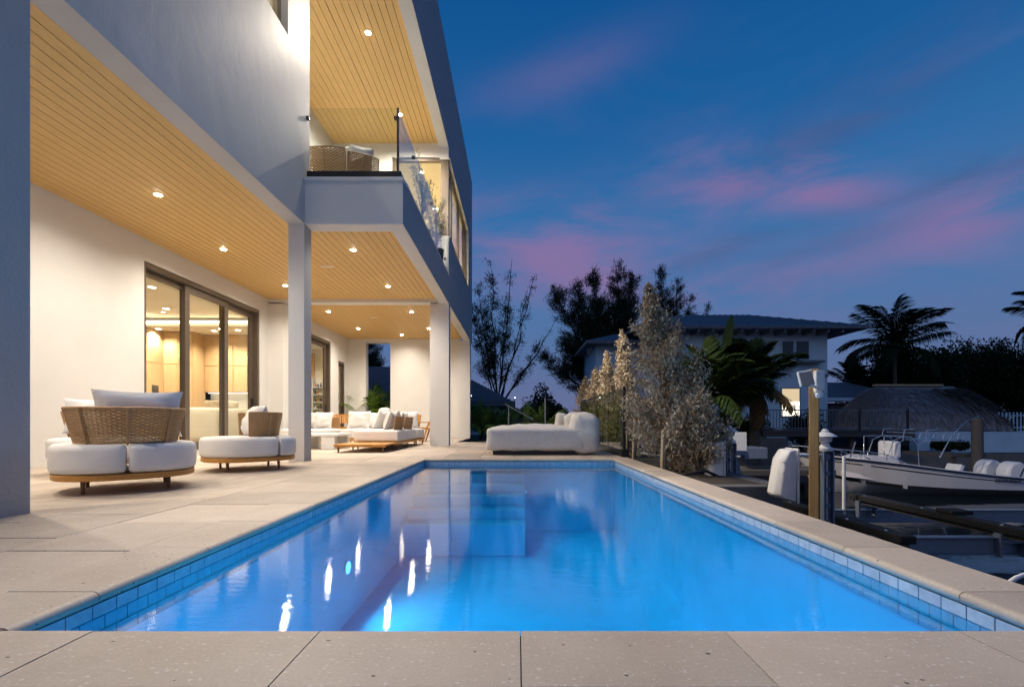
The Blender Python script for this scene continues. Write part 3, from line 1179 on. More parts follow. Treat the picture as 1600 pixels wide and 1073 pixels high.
# corner window of the upper room
g = MB()
yq = YC3 + 0.10
g.box(-3.299, -3.20, yq - 0.05, yq + 0.05, 5.531, 7.599).box(-3.20, -2.02, yq - 0.05, yq + 0.05, 7.52, 7.599)
g.box(-2.02, -1.815, yq - 0.055, yq + 0.07, 5.531, 7.599).box(-3.20, -2.02, yq - 0.05, yq + 0.05, 5.531, 5.58)
o = g.build('window', 'bronze_frame', house, bevel=0.004)
box_part('pane', 'pane_glass', o, -3.20, -2.02, yq - 0.006, yq + 0.006, 5.58, 7.52)
for y0, y1 in ((12.33, 13.1), (13.14, 14.72), (14.76, 16.1), (16.14, 16.74)):
    door_leaf('window', -1.86, y0, y1, 5.531, 7.549, 0.06, 0.07)
g = MB()
for a, b_ in ((5.505, 5.53), (7.55, 7.575)):
    g.box(X1 + 0.0005, X1 + 0.03, YC3 + 0.02, 16.77, a, b_)
g.box(X1 + 0.0005, X1 + 0.03, 16.75, 16.775, 5.53, 7.55)
g.build('window_surround', 'stucco_white', house)
door_leaf('window', X0 - 0.10, WY0 + 0.001, WY1 - 0.001, WZ0 + 0.001, WZ1 - 0.001, 0.10, 0.08)
box_part('window_sill', 'bronze_frame', house, X0 - 0.19, X0 - 0.101, WY0, WY1, WZ0 + 0.0005, WZ0 + 0.05)

# rooms behind the glass
RM = (-13.2, X2 - 0.26, 5.5, 18.1)
g = MB()
g.box(-13.2, X2 - 0.251, 5.5, 18.14, -0.1, 0.045)
g.build('indoor_floor', 'shell_stone', house)
g = MB()
g.box(-13.2, -7.4, 5.5, 7.4, 3.45, 3.6).box(-13.2, -12.3, 7.4, 18.1, 3.45, 3.6).box(-12.3, -7.4, 13.6, 18.1, 3.45, 3.6).box(-7.4, X2 - 0.252, 5.5, 18.1, 3.45, 3.6)
g.box(-12.6, -7.1, 7.1, 14.0, 3.72, 3.85)
g.build('indoor_ceiling', 'cream_paint', house)
g = MB()
g.box(-12.29, -7.41, 13.52, 13.58, 3.54, 3.60).box(-12.28, -12.22, 7.45, 13.5, 3.54, 3.60).box(-7.48, -7.42, 7.45, 13.5, 3.54, 3.60)
g.build('cove_light', 'cove_strip', house)
g = MB()
g.box(-13.3, -13.2, 5.5, 18.14, 0, 3.9).box(-13.2, X2 - 0.252, 5.4, 5.5, 0, 3.9)
g.box(-8.72, -8.6, 15.3, 18.0, 0.046, 3.449).box(-13.2, X2 - 0.252, 18.0, 18.14, 0, 3.9)
g.build('indoor_wall', 'cream_paint', house)
# tall oak cupboards, drawers, the kitchen wall
cab = MB().box(-13.15, -11.08, 13.2, 14.3, 0.046, 3.445).box(-13.15, -10.15, 14.44, 15.0, 0.046, 3.445).box(-11.2, -11.08, 14.3, 14.44, 0.046, 3.445).box(-10.15, -8.73, 14.95, 15.3, 1.58, 3.445)
cab = cab.build('kitchen_cabinet', 'oak_veneer', house)


def cupdoor(x0, x1, y, z0, z1):
    box_part('cabinet_door', 'oak_veneer', cab, x0 + 0.006, x1 - 0.006, y - 0.02, y - 0.001, z0, z1, bevel=0.003)


for x0, x1 in ((-11.07, -10.62), (-10.61, -10.16)):
    cupdoor(x0, x1, 14.44, 0.1, 2.42)
    cupdoor(x0, x1, 14.44, 2.44, 3.43)
for x0, x1 in ((-10.14, -9.68), (-9.67, -9.21), (-9.20, -8.74)):
    cupdoor(x0, x1, 14.95, 1.60, 2.42)
    cupdoor(x0, x1, 14.95, 2.44, 3.43)
for y0, y1 in ((13.22, 13.75), (13.77, 14.28)):
    for z0, z1 in ((0.1, 2.42), (2.44, 3.43)):
        box_part('cabinet_door', 'oak_veneer', cab, -11.079, -11.06, y0, y1, z0, z1, bevel=0.003)
g = MB().box(-11.058, -11.045, 13.95, 14.2, 1.05, 1.75)
for k in range(4):
    g.box(-11.045, -11.03, 13.97, 14.18, 1.1 + k * 0.16, 1.2 + k * 0.16)
g.build('built_in_oven', 'appliance', house)
box_part('backsplash', 'white_solid', house, -10.149, -8.74, 15.25, 15.298, 1.0, 1.579)
box_part('counter_light', 'counter_strip', house, -10.12, -8.78, 15.1, 15.13, 1.565, 1.579)
g = MB().box(-10.149, -8.74, 14.6, 15.249, 0.92, 0.99)
g.build('counter', 'white_solid', house, bevel=0.004)
box_part('counter_base', 'oak_veneer', house, -10.149, -8.74, 14.66, 15.25, 0.046, 0.919)
# shelf niche and oak panel seen through the second door
box_part('oak_panel', 'oak_veneer', house, -8.55, -7.9, 17.93, 17.999, 0.05, 3.3)
g = MB().box(-7.88, -7.45, 17.75, 17.999, 0.5, 0.52)
for k in range(6):
    g.box(-7.88, -7.45, 17.75, 17.998, 0.55 + k * 0.28, 0.57 + k * 0.28)
g.box(-7.9, -7.88, 17.75, 17.999, 0.05, 2.3).box(-7.45, -7.43, 17.75, 17.999, 0.05, 2.3)
sh = g.build('shelf', 'white_solid', house)
for k in range(6):
    for j in range(4):
        hgt = random.uniform(0.1, 0.22)
        MB().lathe([(0.02, 0), (0.035, 0.01), (0.035, hgt * 0.6), (0.014, hgt * 0.8), (0.014, hgt)], (-7.82 + j * 0.105, 17.87, 0.571 + k * 0.28), 8).build('jar', random.choice(['appliance', 'white_solid', 'teak', 'dark_glass']), sh, smooth=40)
ind = None
for x, y, zz in ((-10.6, 13.2, 3.449), (-8.6, 14.2, 3.449), (-9.8, 9.6, 3.719), (-11.0, 11.5, 3.719), (-9.6, 12.6, 3.719), (-8.4, 10.6, 3.719), (-10.9, 14.0, 3.449), (-9.4, 14.3, 3.449), (-7.6, 16.5, 3.449)):
    loc = (x + 5.0, y - 9.0, zz - 0.001)
    if ind is None:
        ind = MB().lathe([(0.06, -0.006), (0.075, 0)], n=16).build('indoor_downlight', 'indoor_lens', house, local=True)
        ind.location = loc
    else:
        inst(ind, 'indoor_downlight', house, loc)
    spot(house, (loc[0], loc[1], zz - 0.03), 240, (1.0, 0.87, 0.66), 140, 0.8, 0.06, name='indoor_lamp')
# upper rooms
g = MB()
g.box(-4.84, -4.78, 12.36, 18.1, 4.5, 7.8).box(-4.78, -2.05, 18.04, 18.14, 4.5, 7.8).box(-4.84, -2.05, 12.36, 18.1, 7.8, 7.9).box(-4.84, -2.05, 12.36, 18.1, 4.4, 4.5)
g.box(-6.4, -6.3, 3.5, 7.19, 5.2, 9.4).box(-6.3, -3.612, 3.4, 3.5, 5.2, 9.4).box(-6.4, -3.612, 3.4, 7.19, 9.0, 9.1)
g.build('upper_room', 'cream_paint', house)
spot(house, (-3.4 + 5, 14.0 - 9, 7.75), 700, (1.0, 0.80, 0.48), 165, 0.9, 0.08, name='upper_lamp')
spot(house, (-3.2 + 5, 16.4 - 9, 7.75), 500, (1.0, 0.80, 0.48), 165, 0.9, 0.08, name='upper_lamp')
spot(house, (-4.9 + 5, 5.6 - 9, 8.95), 350, (1.0, 0.82, 0.55), 160, 0.9, 0.08, name='upper_lamp')

# ---------------------------------------------------------------- balcony railing
rail = thing('glass_railing', 'frameless glass balcony railing in a black base channel above the terrace', 'railing', (-2.6, 7.35, 4.48))
box_part('base_channel', 'black_metal', rail, -3.33, -1.84, 7.29, 7.40, 4.481, 4.595, bevel=0.004)
box_part('base_channel', 'black_metal', rail, -1.95, -1.845, 7.401, 12.1, 4.5005, 4.595, bevel=0.004)
box_part('glass_panel', 'rail_glass', rail, -3.31, -1.915, 7.34, 7.352, 4.56, 5.62)
for y0, y1 in ((7.37, 8.42), (8.44, 10.2), (10.22, 12.1)):
    box_part('glass_panel', 'rail_glass', rail, -1.902, -1.890, y0, y1, 4.56, 5.62)
box_part('corner_post', 'black_metal', rail, -1.914, -1.886, 7.332, 7.362, 4.596, 5.62)
for x, y, zz in ((-3.34, 7.345, 5.46), (-1.93, 7.345, 5.46), (-1.896, 8.43, 5.46), (-1.896, 10.21, 5.46), (-1.896, 12.08, 4.9)):
    MB().box(x - 0.03, x + 0.03, y - 0.025, y + 0.025, zz - 0.025, zz + 0.025).build('clamp', 'black_metal', rail, bevel=0.004)

# ---------------------------------------------------------------- glass fence at the water side
fence = thing('glass_fence', 'smoked glass pool fence with a black end post and base shoe beside the grey hedge', 'fence', (1.93, 8.3, 0))
box_part('end_post', 'black_metal', fence, 1.90, 1.945, 8.25, 8.30, 0.0, 1.26, bevel=0.003)
box_part('base_shoe', 'black_metal', fence, 1.86, 1.99, 8.20, 8.36, 0.001, 0.14, bevel=0.004)
box_part('base_shoe', 'black_metal', fence, 1.885, 1.955, 8.361, 14.0, 0.001, 0.11, bevel=0.004)
for k in range(4):
    box_part('glass_panel', 'fence_glass', fence, 1.916, 1.928, 8.31 + k * 1.42, 8.31 + k * 1.42 + 1.40, 0.09, 1.25)

# ---------------------------------------------------------------- terrace furniture
def chaikin(P, it=2):
    P = [np.array(p, float) for p in P]
    for _ in range(it):
        Q = []
        for i in range(len(P)):
            a, b = P[i], P[(i + 1) % len(P)]
            Q += [a * 0.75 + b * 0.25, a * 0.25 + b * 0.75]
        P = Q
    return P


def clip_half(P, c, side):
    """keep x<c (side -1) or x>c (side +1) of a convex outline."""
    out = []
    for i in range(len(P)):
        a, b = P[i], P[(i + 1) % len(P)]
        ia, ib = (a[0] - c) * side > 0, (b[0] - c) * side > 0
        if ia:
            out.append(a)
        if ia != ib:
            t = (c - a[0]) / (b[0] - a[0])
            out.append((c, a[1] + t * (b[1] - a[1])))
    return out


def resample(P, n):
    P = np.array([*P, P[0]], float)
    d = np.concatenate([[0], np.cumsum(np.linalg.norm(np.diff(P, axis=0), axis=1))])
    t = np.linspace(0, d[-1], n, endpoint=False)
    return np.stack([np.interp(t, d, P[:, 0]), np.interp(t, d, P[:, 1])], 1)


def superellipse(a, b, e, n=64):
    return [(a * math.copysign(abs(math.cos(t)) ** (2 / e), math.cos(t)), b * math.copysign(abs(math.sin(t)) ** (2 / e), math.sin(t))) for t in [2 * math.pi * k / n for k in range(n)]]


def weave(at, nu, nv, rad):
    """horizontal strands passing in front of and behind upright stakes."""
    g = MB()
    for j in range(nv):
        v = (j + 0.5) / nv
        g.tube([at(i / nu, v, 0.0045 * (1 if (i // 2 + j) % 2 else -1)) for i in range(nu + 1)], rad, 4)
    for i in range(1, nu, 2):
        g.tube([at((i + 0.5) / nu, 0, 0), at((i + 0.5) / nu, 1, 0)], 0.0035, 4)
    return g


def wicker_shell(cx, cy, r0, r1, a0, a1, z0, z1, nu=64, nv=17, ex=1.0, lean=0.0):
    """woven shell on an arc: warp and weft alternate in and out."""
    def at(u, v, off):
        a = a0 + (a1 - a0) * u
        r = r0 + (r1 - r0) * v + off
        return (cx + r * math.cos(a) * ex, cy + r * math.sin(a), z0 + (z1 - z0) * v)
    return weave(at, nu, 21, (z1 - z0) / 21 * 0.47)


def arc_pt(cx, cy, r, a, zz, ex=1.0):
    return (cx + r * math.cos(a) * ex, cy + r * math.sin(a), zz)


def loveseat(name, label, loc, rz, split, back_c, back_r, back_a, group=None, pillows=(), side_shelf=False):
    """round teak base on four legs, two cushions, curved wicker back. Local +x = back side."""
    t = thing(name, label, 'lounge chair', loc, rz, group)
    out = superellipse(0.555, 0.535, 2.45, 72)
    g = MB().extrude([(x * 0.97, y * 0.97) for x, y in out], 'z', 0.125, 0.178)
    g.build('base_frame', 'teak', t, smooth=40, local=True, bevel=0.006)
    for sx in (-1, 1):
        for sy in (-1, 1):
            MB().lathe([(0.014, 0), (0.018, 0.125)], (sx * 0.29, sy * 0.295, 0), 12).build('leg', 'dark_teak', t, smooth=40, local=True)
    ax, c = split
    for sd in (-1, 1):
        P = [(p[0], p[1]) for p in out] if ax == 'x' else [(p[1], p[0]) for p in out]
        H = clip_half(P, c + sd * 0.006, sd)
        H = resample(chaikin(resample(H, 40), 2), 56)
        if ax != 'x':
            H = np.array([(q[1], q[0]) for q in H])
        MB().puck(H, 0.179, 0.432, 0.055, 5, puff=0.012).build('seat_cushion', 'outdoor_fabric', t, smooth=60, local=True)
    cx, (r0, r1), (a0, a1) = back_c, back_r, back_a
    z0, z1 = 0.445, 0.745
    sh = wicker_shell(cx, 0, r0, r1, a0, a1, z0, z1).build('wicker_back', 'wicker', t, smooth=80, local=True)
    N = 40
    top = [arc_pt(cx, 0, r1, a0 + (a1 - a0) * i / N, z1) for i in range(N + 1)]
    bot = [arc_pt(cx, 0, r0, a0 + (a1 - a0) * i / N, z0) for i in range(N + 1)]
    MB().tube(top, 0.012, 8).build('top_rail', 'rattan_cane', sh, smooth=60, local=True)
    MB().tube(bot, 0.011, 8).build('bottom_rail', 'rattan_cane', sh, smooth=60, local=True)
    for u in (0.0, 0.2, 0.5, 0.8, 1.0):
        a = a0 + (a1 - a0) * u
        o_ = 0.014 if 0 < u < 1 else 0
        MB().tube([arc_pt(cx, 0, r0 + o_, a, z0 - (0.02 if 0 < u < 1 else 0)), arc_pt(cx, 0, r1 + o_, a, z1)], 0.0105, 8).build('rib', 'rattan_cane', sh, smooth=60, local=True)
    if side_shelf:
        MB().box(-0.45, -0.18, 0.40, 0.64, 0.46, 0.50).box(-0.36, -0.30, 0.56, 0.62, 0.17, 0.46).build('side_shelf', 'teak', t, bevel=0.006, local=True)
    for i, (px, py, pz, w, h, th, rx, rzz) in enumerate(pillows):
        MB().pillow((px, py, pz), w, h, th, (rx, 0, rzz), seed=i + 3).build('back_pillow', 'outdoor_fabric', t, smooth=70, local=True)
    return t


# local +x is the back: rotate so that it points where the photo shows it
A90 = math.pi / 2
seat1 = loveseat('round_loveseat', 'round wicker loveseat seen from behind, nearest the big pillar at the left', (-3.705, 4.385, 0), R(-50),
                 ('y', 0.0), 0.10, (0.375, 0.445), (R(-72), R(72)), 'round wicker loveseats',
                 [(0.18, 0.08, 0.70, 0.66, 0.45, 0.18, R(14), A90)])
seat3 = dup(seat1, (-5.12, 5.75, 0), R(130), 'round wicker loveseat by the white wall, mostly hidden behind the nearest loveseat', 'round wicker loveseats')
seat2 = loveseat('round_loveseat', 'round wicker loveseat turned sideways in front of the slim column', (-3.58, 6.16, 0), R(40),
                 ('x', 0.26), 0.0, (0.33, 0.385), (R(-100), R(100)), 'round wicker loveseats',
                 [(0.06, 0.0, 0.645, 0.58, 0.44, 0.24, R(22), A90)])


# sectional sofa
def sofa_module(t, x0, x1, y0, y1, seed=0):
    MB().box(x0, x1, y0, y1, 0.125, 0.178).build('module_frame', 'teak', t, bevel=0.006)
    MB().softbox(((x0 + x1) / 2, (y0 + y1) / 2, 0.312), (x1 - x0 - 0.01, y1 - y0 - 0.01, 0.262), 0.05, 0.012, 8, 0.0015, seed).build('seat_cushion', 'outdoor_fabric', t, smooth=60)
    for x in (x0 + 0.09, x1 - 0.06):
        for y in (y0 + 0.08, y1 - 0.08):
            MB().lathe([(0.015, 0), (0.018, 0.125)], (x, y, 0), 10).build('leg', 'dark_teak', t, smooth=40)


def wicker_panel(t, p0, p1, z0, z1, bow=0.06, n=16):
    """slightly bowed woven back panel between two floor points."""
    p0, p1 = np.array(p0, float), np.array(p1, float)
    d = p1 - p0
    Ln = np.linalg.norm(d)
    nrm = np.array([d[1], -d[0]]) / Ln
    nu, nv = int(Ln / 0.018), 17
    vs_, fs_ = [], []

    def at(u, v, off=0.0):
        q = p0 + d * u + nrm * (bow * (1 - (2 * u - 1) ** 2) + off + 0.05 * v)
        return (q[0], q[1], z0 + (z1 - z0) * v)
    o = weave(at, nu, 21, (z1 - z0) / 21 * 0.47).build('wicker_back', 'wicker', t, smooth=80)
    rim = [at(i / n, 0) for i in range(n + 1)] + [at(1, j / 6) for j in range(1, 7)] + [at(1 - i / n, 1) for i in range(1, n + 1)] + [at(0, 1 - j / 6) for j in range(1, 6)]
    MB().tube(rim, 0.011, 8, closed=True).build('back_rim', 'rattan_cane', o, smooth=60)
    MB().tube([at(0.5, 0, 0.012), at(0.5, 1, 0.012)], 0.009, 8).build('rib', 'rattan_cane', o, smooth=60)
    return o


sofa = thing('sectional_sofa', 'long white sectional sofa with wicker backs and teak frame, behind the slim column', 'sofa', (-3.6, 12.0, 0))
sofa_module(sofa, -3.68, -2.66, 10.31, 11.29, 1)
sofa_module(sofa, -3.68, -2.66, 11.31, 12.3, 2)
sofa_module(sofa, -4.75, -3.69, 12.32, 13.3, 3)
sofa_module(sofa, -3.68, -2.66, 12.32, 13.3, 4)
wicker_panel(sofa, (-2.80, 10.45), (-2.80, 11.22), 0.44, 0.745, 0.05)
wicker_panel(sofa, (-2.80, 11.40), (-2.80, 12.2), 0.44, 0.745, 0.05)
wicker_panel(sofa, (-2.86, 13.15), (-3.62, 13.15), 0.44, 0.745, 0.05)
wicker_panel(sofa, (-3.75, 13.15), (-4.6, 13.15), 0.44, 0.745, 0.05)
pil = [(-2.98, 10.75, .66, .54, .46, .2, R(20), A90 + 0.1, 11), (-3.0, 11.3, .68, .56, .5, .22, R(22), A90 + .2, 12), (-2.97, 11.9, .66, .52, .46, .2, R(20), A90, 13), (-3.28, 11.15, .67, .5, .5, .2, R(26), A90 - .25, 14),
       (-4.42, 12.86, .68, .62, .52, .18, R(-16), 0.05, 15), (-3.98, 12.92, .67, .52, .48, .18, R(-18), -.1, 16), (-3.45, 12.98, .67, .52, .48, .18, R(-18), -.05, 17), (-3.02, 12.95, .68, .5, .5, .2, R(-16), 0.5, 18)]
for x, y, zz, w, h, th, rx, rz, sd in pil:
    MB().pillow((x, y, zz), w, h, th, (rx, 0, rz), seed=sd).build('scatter_cushion', 'outdoor_fabric', sofa, smooth=70)
MB().softbox((-3.32, 11.55, 0.88), (0.3, 0.22, 0.2), 0.09, 0, 8, 0.004, 5).build('head_cushion', 'outdoor_fabric', sofa, smooth=70)

sofa2 = thing('two_seat_sofa', 'white two seat sofa with a wicker end, half hidden behind the slim column', 'sofa', (-5.6, 12.4, 0))
sofa_module(sofa2, -6.12, -5.50, 11.85, 12.85, 21)
sofa_module(sofa2, -5.48, -4.86, 11.85, 12.85, 22)
wicker_panel(sofa2, (-4.93, 12.78), (-5.5, 12.84), 0.44, 0.745, 0.05)
wicker_panel(sofa2, (-5.52, 12.84), (-6.1, 12.78), 0.44, 0.745, 0.05)
for x, y, sd in ((-5.86, 12.45, 31), (-5.22, 12.42, 32), (-5.55, 12.55, 33)):
    MB().pillow((x, y, .67), .52, .48, .18, (R(-18), 0, random.uniform(-.1, .1)), seed=sd).build('scatter_cushion', 'outdoor_fabric', sofa2, smooth=70)

bsofa = thing('balcony_sofa', 'low wicker backed sofa up on the balcony behind the glass railing', 'sofa', (-3.0, 8.2, 4.475))
MB().softbox((-3.02, 8.35, 4.74), (1.2, 0.95, 0.26), 0.06, 0.015, 8, 0.002, 71).build('seat_cushion', 'outdoor_fabric', bsofa, smooth=60)
MB().box(-3.6, -2.44, 7.92, 8.8, 4.56, 4.61).build('base_frame', 'teak', bsofa, bevel=0.006)
for x in (-3.5, -2.55):
    for y in (8.0, 8.7):
        MB().lathe([(0.018, 4.476), (0.02, 4.56)], (x, y, 0), 10).build('leg', 'dark_teak', bsofa, smooth=40)
wicker_panel(bsofa, (-3.60, 7.86), (-2.92, 7.86), 4.80, 5.27, 0.04)
wicker_panel(bsofa, (-2.90, 7.88), (-2.45, 8.12), 4.80, 5.22, 0.04)
for x, w, rz in ((-3.24, 0.72, 0.02), (-2.72, 0.42, 0.35)):
    MB().pillow((x, 8.06, 5.20), w, 0.44, 0.17, (R(14), 0, rz), seed=int(70 - 10 * x)).build('back_pillow', 'outdoor_fabric', bsofa, smooth=70)

bench = thing('teak_platform_table', 'low slatted teak platform table at the front end of the sectional sofa', 'low table', (-3.2, 9.8, 0))
for k in range(9):
    x0 = -3.72 + k * 0.118
    box_part('slat', 'teak', bench, x0, x0 + 0.112, 9.32, 10.285, 0.142, 0.172, bevel=0.004)
g = MB().box(-3.715, -2.665, 9.33, 9.37, 0.115, 0.1415).box(-3.715, -2.665, 10.24, 10.28, 0.115, 0.1415)
g.build('under_frame', 'teak', bench)
for x, y in ((-3.64, 9.38), (-2.73, 9.38), (-3.64, 10.22), (-2.73, 10.22)):
    MB().lathe([(0.016, 0), (0.02, 0.1415)], (x, y, 0), 10).build('leg', 'dark_teak', bench, smooth=40)

tbl = thing('coffee_table', 'white waterfall coffee table in front of the two seat sofa', 'coffee table', (-4.7, 10.9, 0))
box_part('tabletop', 'white_solid', tbl, -5.25, -4.05, 10.45, 11.3, 0.30, 0.36, bevel=0.008)
for x in (-5.15, -4.45):
    box_part('leg', 'white_solid', tbl, x, x + 0.30, 10.47, 10.62, 0.001, 0.2995, bevel=0.006)
    box_part('leg', 'white_solid', tbl, x + 0.05, x + 0.35, 11.12, 11.27, 0.001, 0.2995, bevel=0.006)


def teak_chair(label, loc, rz, group='teak dining chairs'):
    """V-legged armchair, front is local +x."""
    t = thing('teak_armchair', label, 'chair', loc, rz, group)
    for sy in (-0.25, 0.25):
        g = MB()
        g.obox((0.13, sy, 0.30), (0.05, 0.035, 0.66), (0, R(18), 0)).obox((-0.13, sy, 0.30), (0.05, 0.035, 0.66), (0, R(-18), 0))
        g.build('leg', 'teak', t, local=True, bevel=0.004)
        MB().box(-0.27, 0.30, sy - 0.035, sy + 0.035, 0.60, 0.632).build('armrest', 'teak', t, local=True, bevel=0.006)
        MB().obox((-0.28, sy, 0.68), (0.035, 0.05, 0.34), (0, R(-12), 0)).build('back_post', 'teak', t, local=True, bevel=0.004)
    MB().obox((0.0, 0, 0.43), (0.50, 0.46, 0.06), (0, R(-4), 0)).build('seat', 'teak', t, local=True, bevel=0.006)
    for k in range(5):
        MB().obox((-0.30, -0.18 + k * 0.09, 0.72), (0.018, 0.075, 0.24), (0, R(-12), 0)).build('back_slat', 'teak', t, local=True, bevel=0.003)
    for zz, xx in ((0.84, -0.325), (0.61, -0.276)):
        MB().obox((xx, 0, zz), (0.03, 0.46, 0.04), (0, R(-12), 0)).build('back_rail', 'teak', t, local=True, bevel=0.003)
    return t


tc0 = teak_chair('teak armchair with v shaped legs beside the square column, turned sideways', (-2.98, 14.6, 0), R(180))
dup(tc0, (-3.45, 14.5, 0), R(-120), 'teak armchair just behind the right end of the sectional sofa', 'teak dining chairs')
dup(tc0, (-5.32, 14.0, 0), R(-75), 'teak armchair behind the gap between the two white sofas', 'teak dining chairs')

# indoor sofa
isofa = thing('indoor_sofa', 'cream curved sofa inside the house behind the sliding doors', 'sofa', (-7.9, 12.2, 0.045))
MB().softbox((-7.95, 12.55, 0.30), (1.75, 1.0, 0.44), 0.10, 0.02, 8).build('seat', 'cream_paint', isofa, smooth=60)
MB().softbox((-8.28, 12.12, 0.54), (1.0, 0.32, 0.92), 0.13, 0.01, 8).build('backrest', 'cream_paint', isofa, smooth=60)
MB().softbox((-7.42, 12.12, 0.52), (0.74, 0.34, 0.90), 0.16, 0.01, 8).build('backrest', 'cream_paint', isofa, smooth=60)
MB().softbox((-7.18, 12.55, 0.42), (0.3, 1.0, 0.66), 0.13, 0.01, 8).build('armrest', 'cream_paint', isofa, smooth=60)
MB().pillow((-8.15, 12.36, 1.0), .5, .44, .16, (R(-10), 0, 0.1), seed=41).build('scatter_cushion', 'stake_wood', isofa, smooth=70)
MB().pillow((-7.72, 12.38, 1.0), .46, .44, .16, (R(-10), R(10), -0.1), seed=42).build('scatter_cushion', 'cream_paint', isofa, smooth=70)

# poolside daybed
day = thing('daybed', 'plump off white daybed with a puffy headrest at the far end of the pool', 'daybed', (0.5, 9.5, 0))
g = MB().box(-0.46, 1.16, 8.75, 10.1, 0.001, 0.075)
g.build('base', 'black_metal', day)
MB().softbox((0.36, 9.42, 0.295), (1.86, 1.58, 0.43), 0.075, 0.075, 16, 0.010, 3).build('mattress', 'chaise_fabric', day, smooth=70)
for k, (yy, zz) in enumerate(((8.93, 0.395), (9.45, 0.40), (9.98, 0.40))):
    MB().softbox((1.30, yy, zz), (0.55, 0.62, 0.72 if k else 0.76), 0.17, 0.03, 14, 0.020, 50 + k).build('headrest', 'chaise_fabric', day, smooth=70)
for k, (xx, yy) in enumerate(((1.10, 9.28), (0.95, 9.85))):
    MB().softbox((xx, yy, 0.60), (0.28, 0.52, 0.40), 0.10, 0.02, 12, 0.016, 60 + k, 0.0).build('cushion', 'chaise_fabric', day, smooth=70)
pip = [(-0.54 + 0.02, 8.66, 0.43), (0.0, 8.635, 0.455), (0.6, 8.635, 0.455), (1.08, 8.66, 0.45)]
MB().tube(pip, 0.006, 6).build('piping', 'chaise_fabric', day, smooth=60)
MB().tube([(-0.52, 8.66, 0.105), (1.1, 8.66, 0.105)], 0.006, 6).build('piping', 'chaise_fabric', day, smooth=60)

# ---------------------------------------------------------------- balcony plants
def olive_plant(label, loc, h, seed):
    rr = np.random.default_rng(seed)
    t = thing('potted_olive_tree', label, 'potted plant', loc, 0, 'potted trees on the balcony')
    MB().lathe([(0.13, 0), (0.17, 0.02), (0.2, 0.42), (0.18, 0.42), (0.17, 0.36)], n=20).build('pot', 'terracotta', t, smooth=40, local=True)
    g = MB()
    C, A = [], []
    for k in range(16):
        a = rr.uniform(0, 6.28)
        z0 = 0.4 + rr.uniform(0, 0.45) * h
        L = rr.uniform(0.35, 0.6) * h * 0.75
        d = np.array([math.cos(a) * 0.32, math.sin(a) * 0.32, 1.0])
        d /= np.linalg.norm(d)
        p0 = np.array([0, 0, z0])
        pts = [p0 + d * L * s_ + rr.normal(size=3) * 0.012 for s_ in (0, .33, .66, 1)]
        pts[-1][2] = min(pts[-1][2], h)
        g.tube(pts, [0.008, 0.006, 0.005, 0.003], 5)
        for q in range(46):
            u = rr.uniform(0.2, 1)
            p = p0 + (pts[-1] - p0) * u
            C.append(p + rr.normal(size=3) * 0.035)
            A.append(d * 0.6 + rr.normal(size=3) * 0.7)
    g.tube([(0, 0, 0.3), (0.01, 0, 0.9), (0, 0.01, h * 0.8)], [0.018, 0.014, 0.008], 7)
    g.build('trunk', 'bark', t, smooth=60, local=True)
    quads('foliage', leaf_quads(np.array(C), np.array(A), 0.065, 0.02), 'olive_leaf', t, local=True)
    return t


olive_plant('taller potted olive tree behind the balcony glass near the window', (-2.13, 10.3, 4.475), 2.25, 3)
olive_plant('smaller potted olive tree nearest the corner window frame of the balcony', (-2.02, 11.45, 4.475), 1.95, 4)


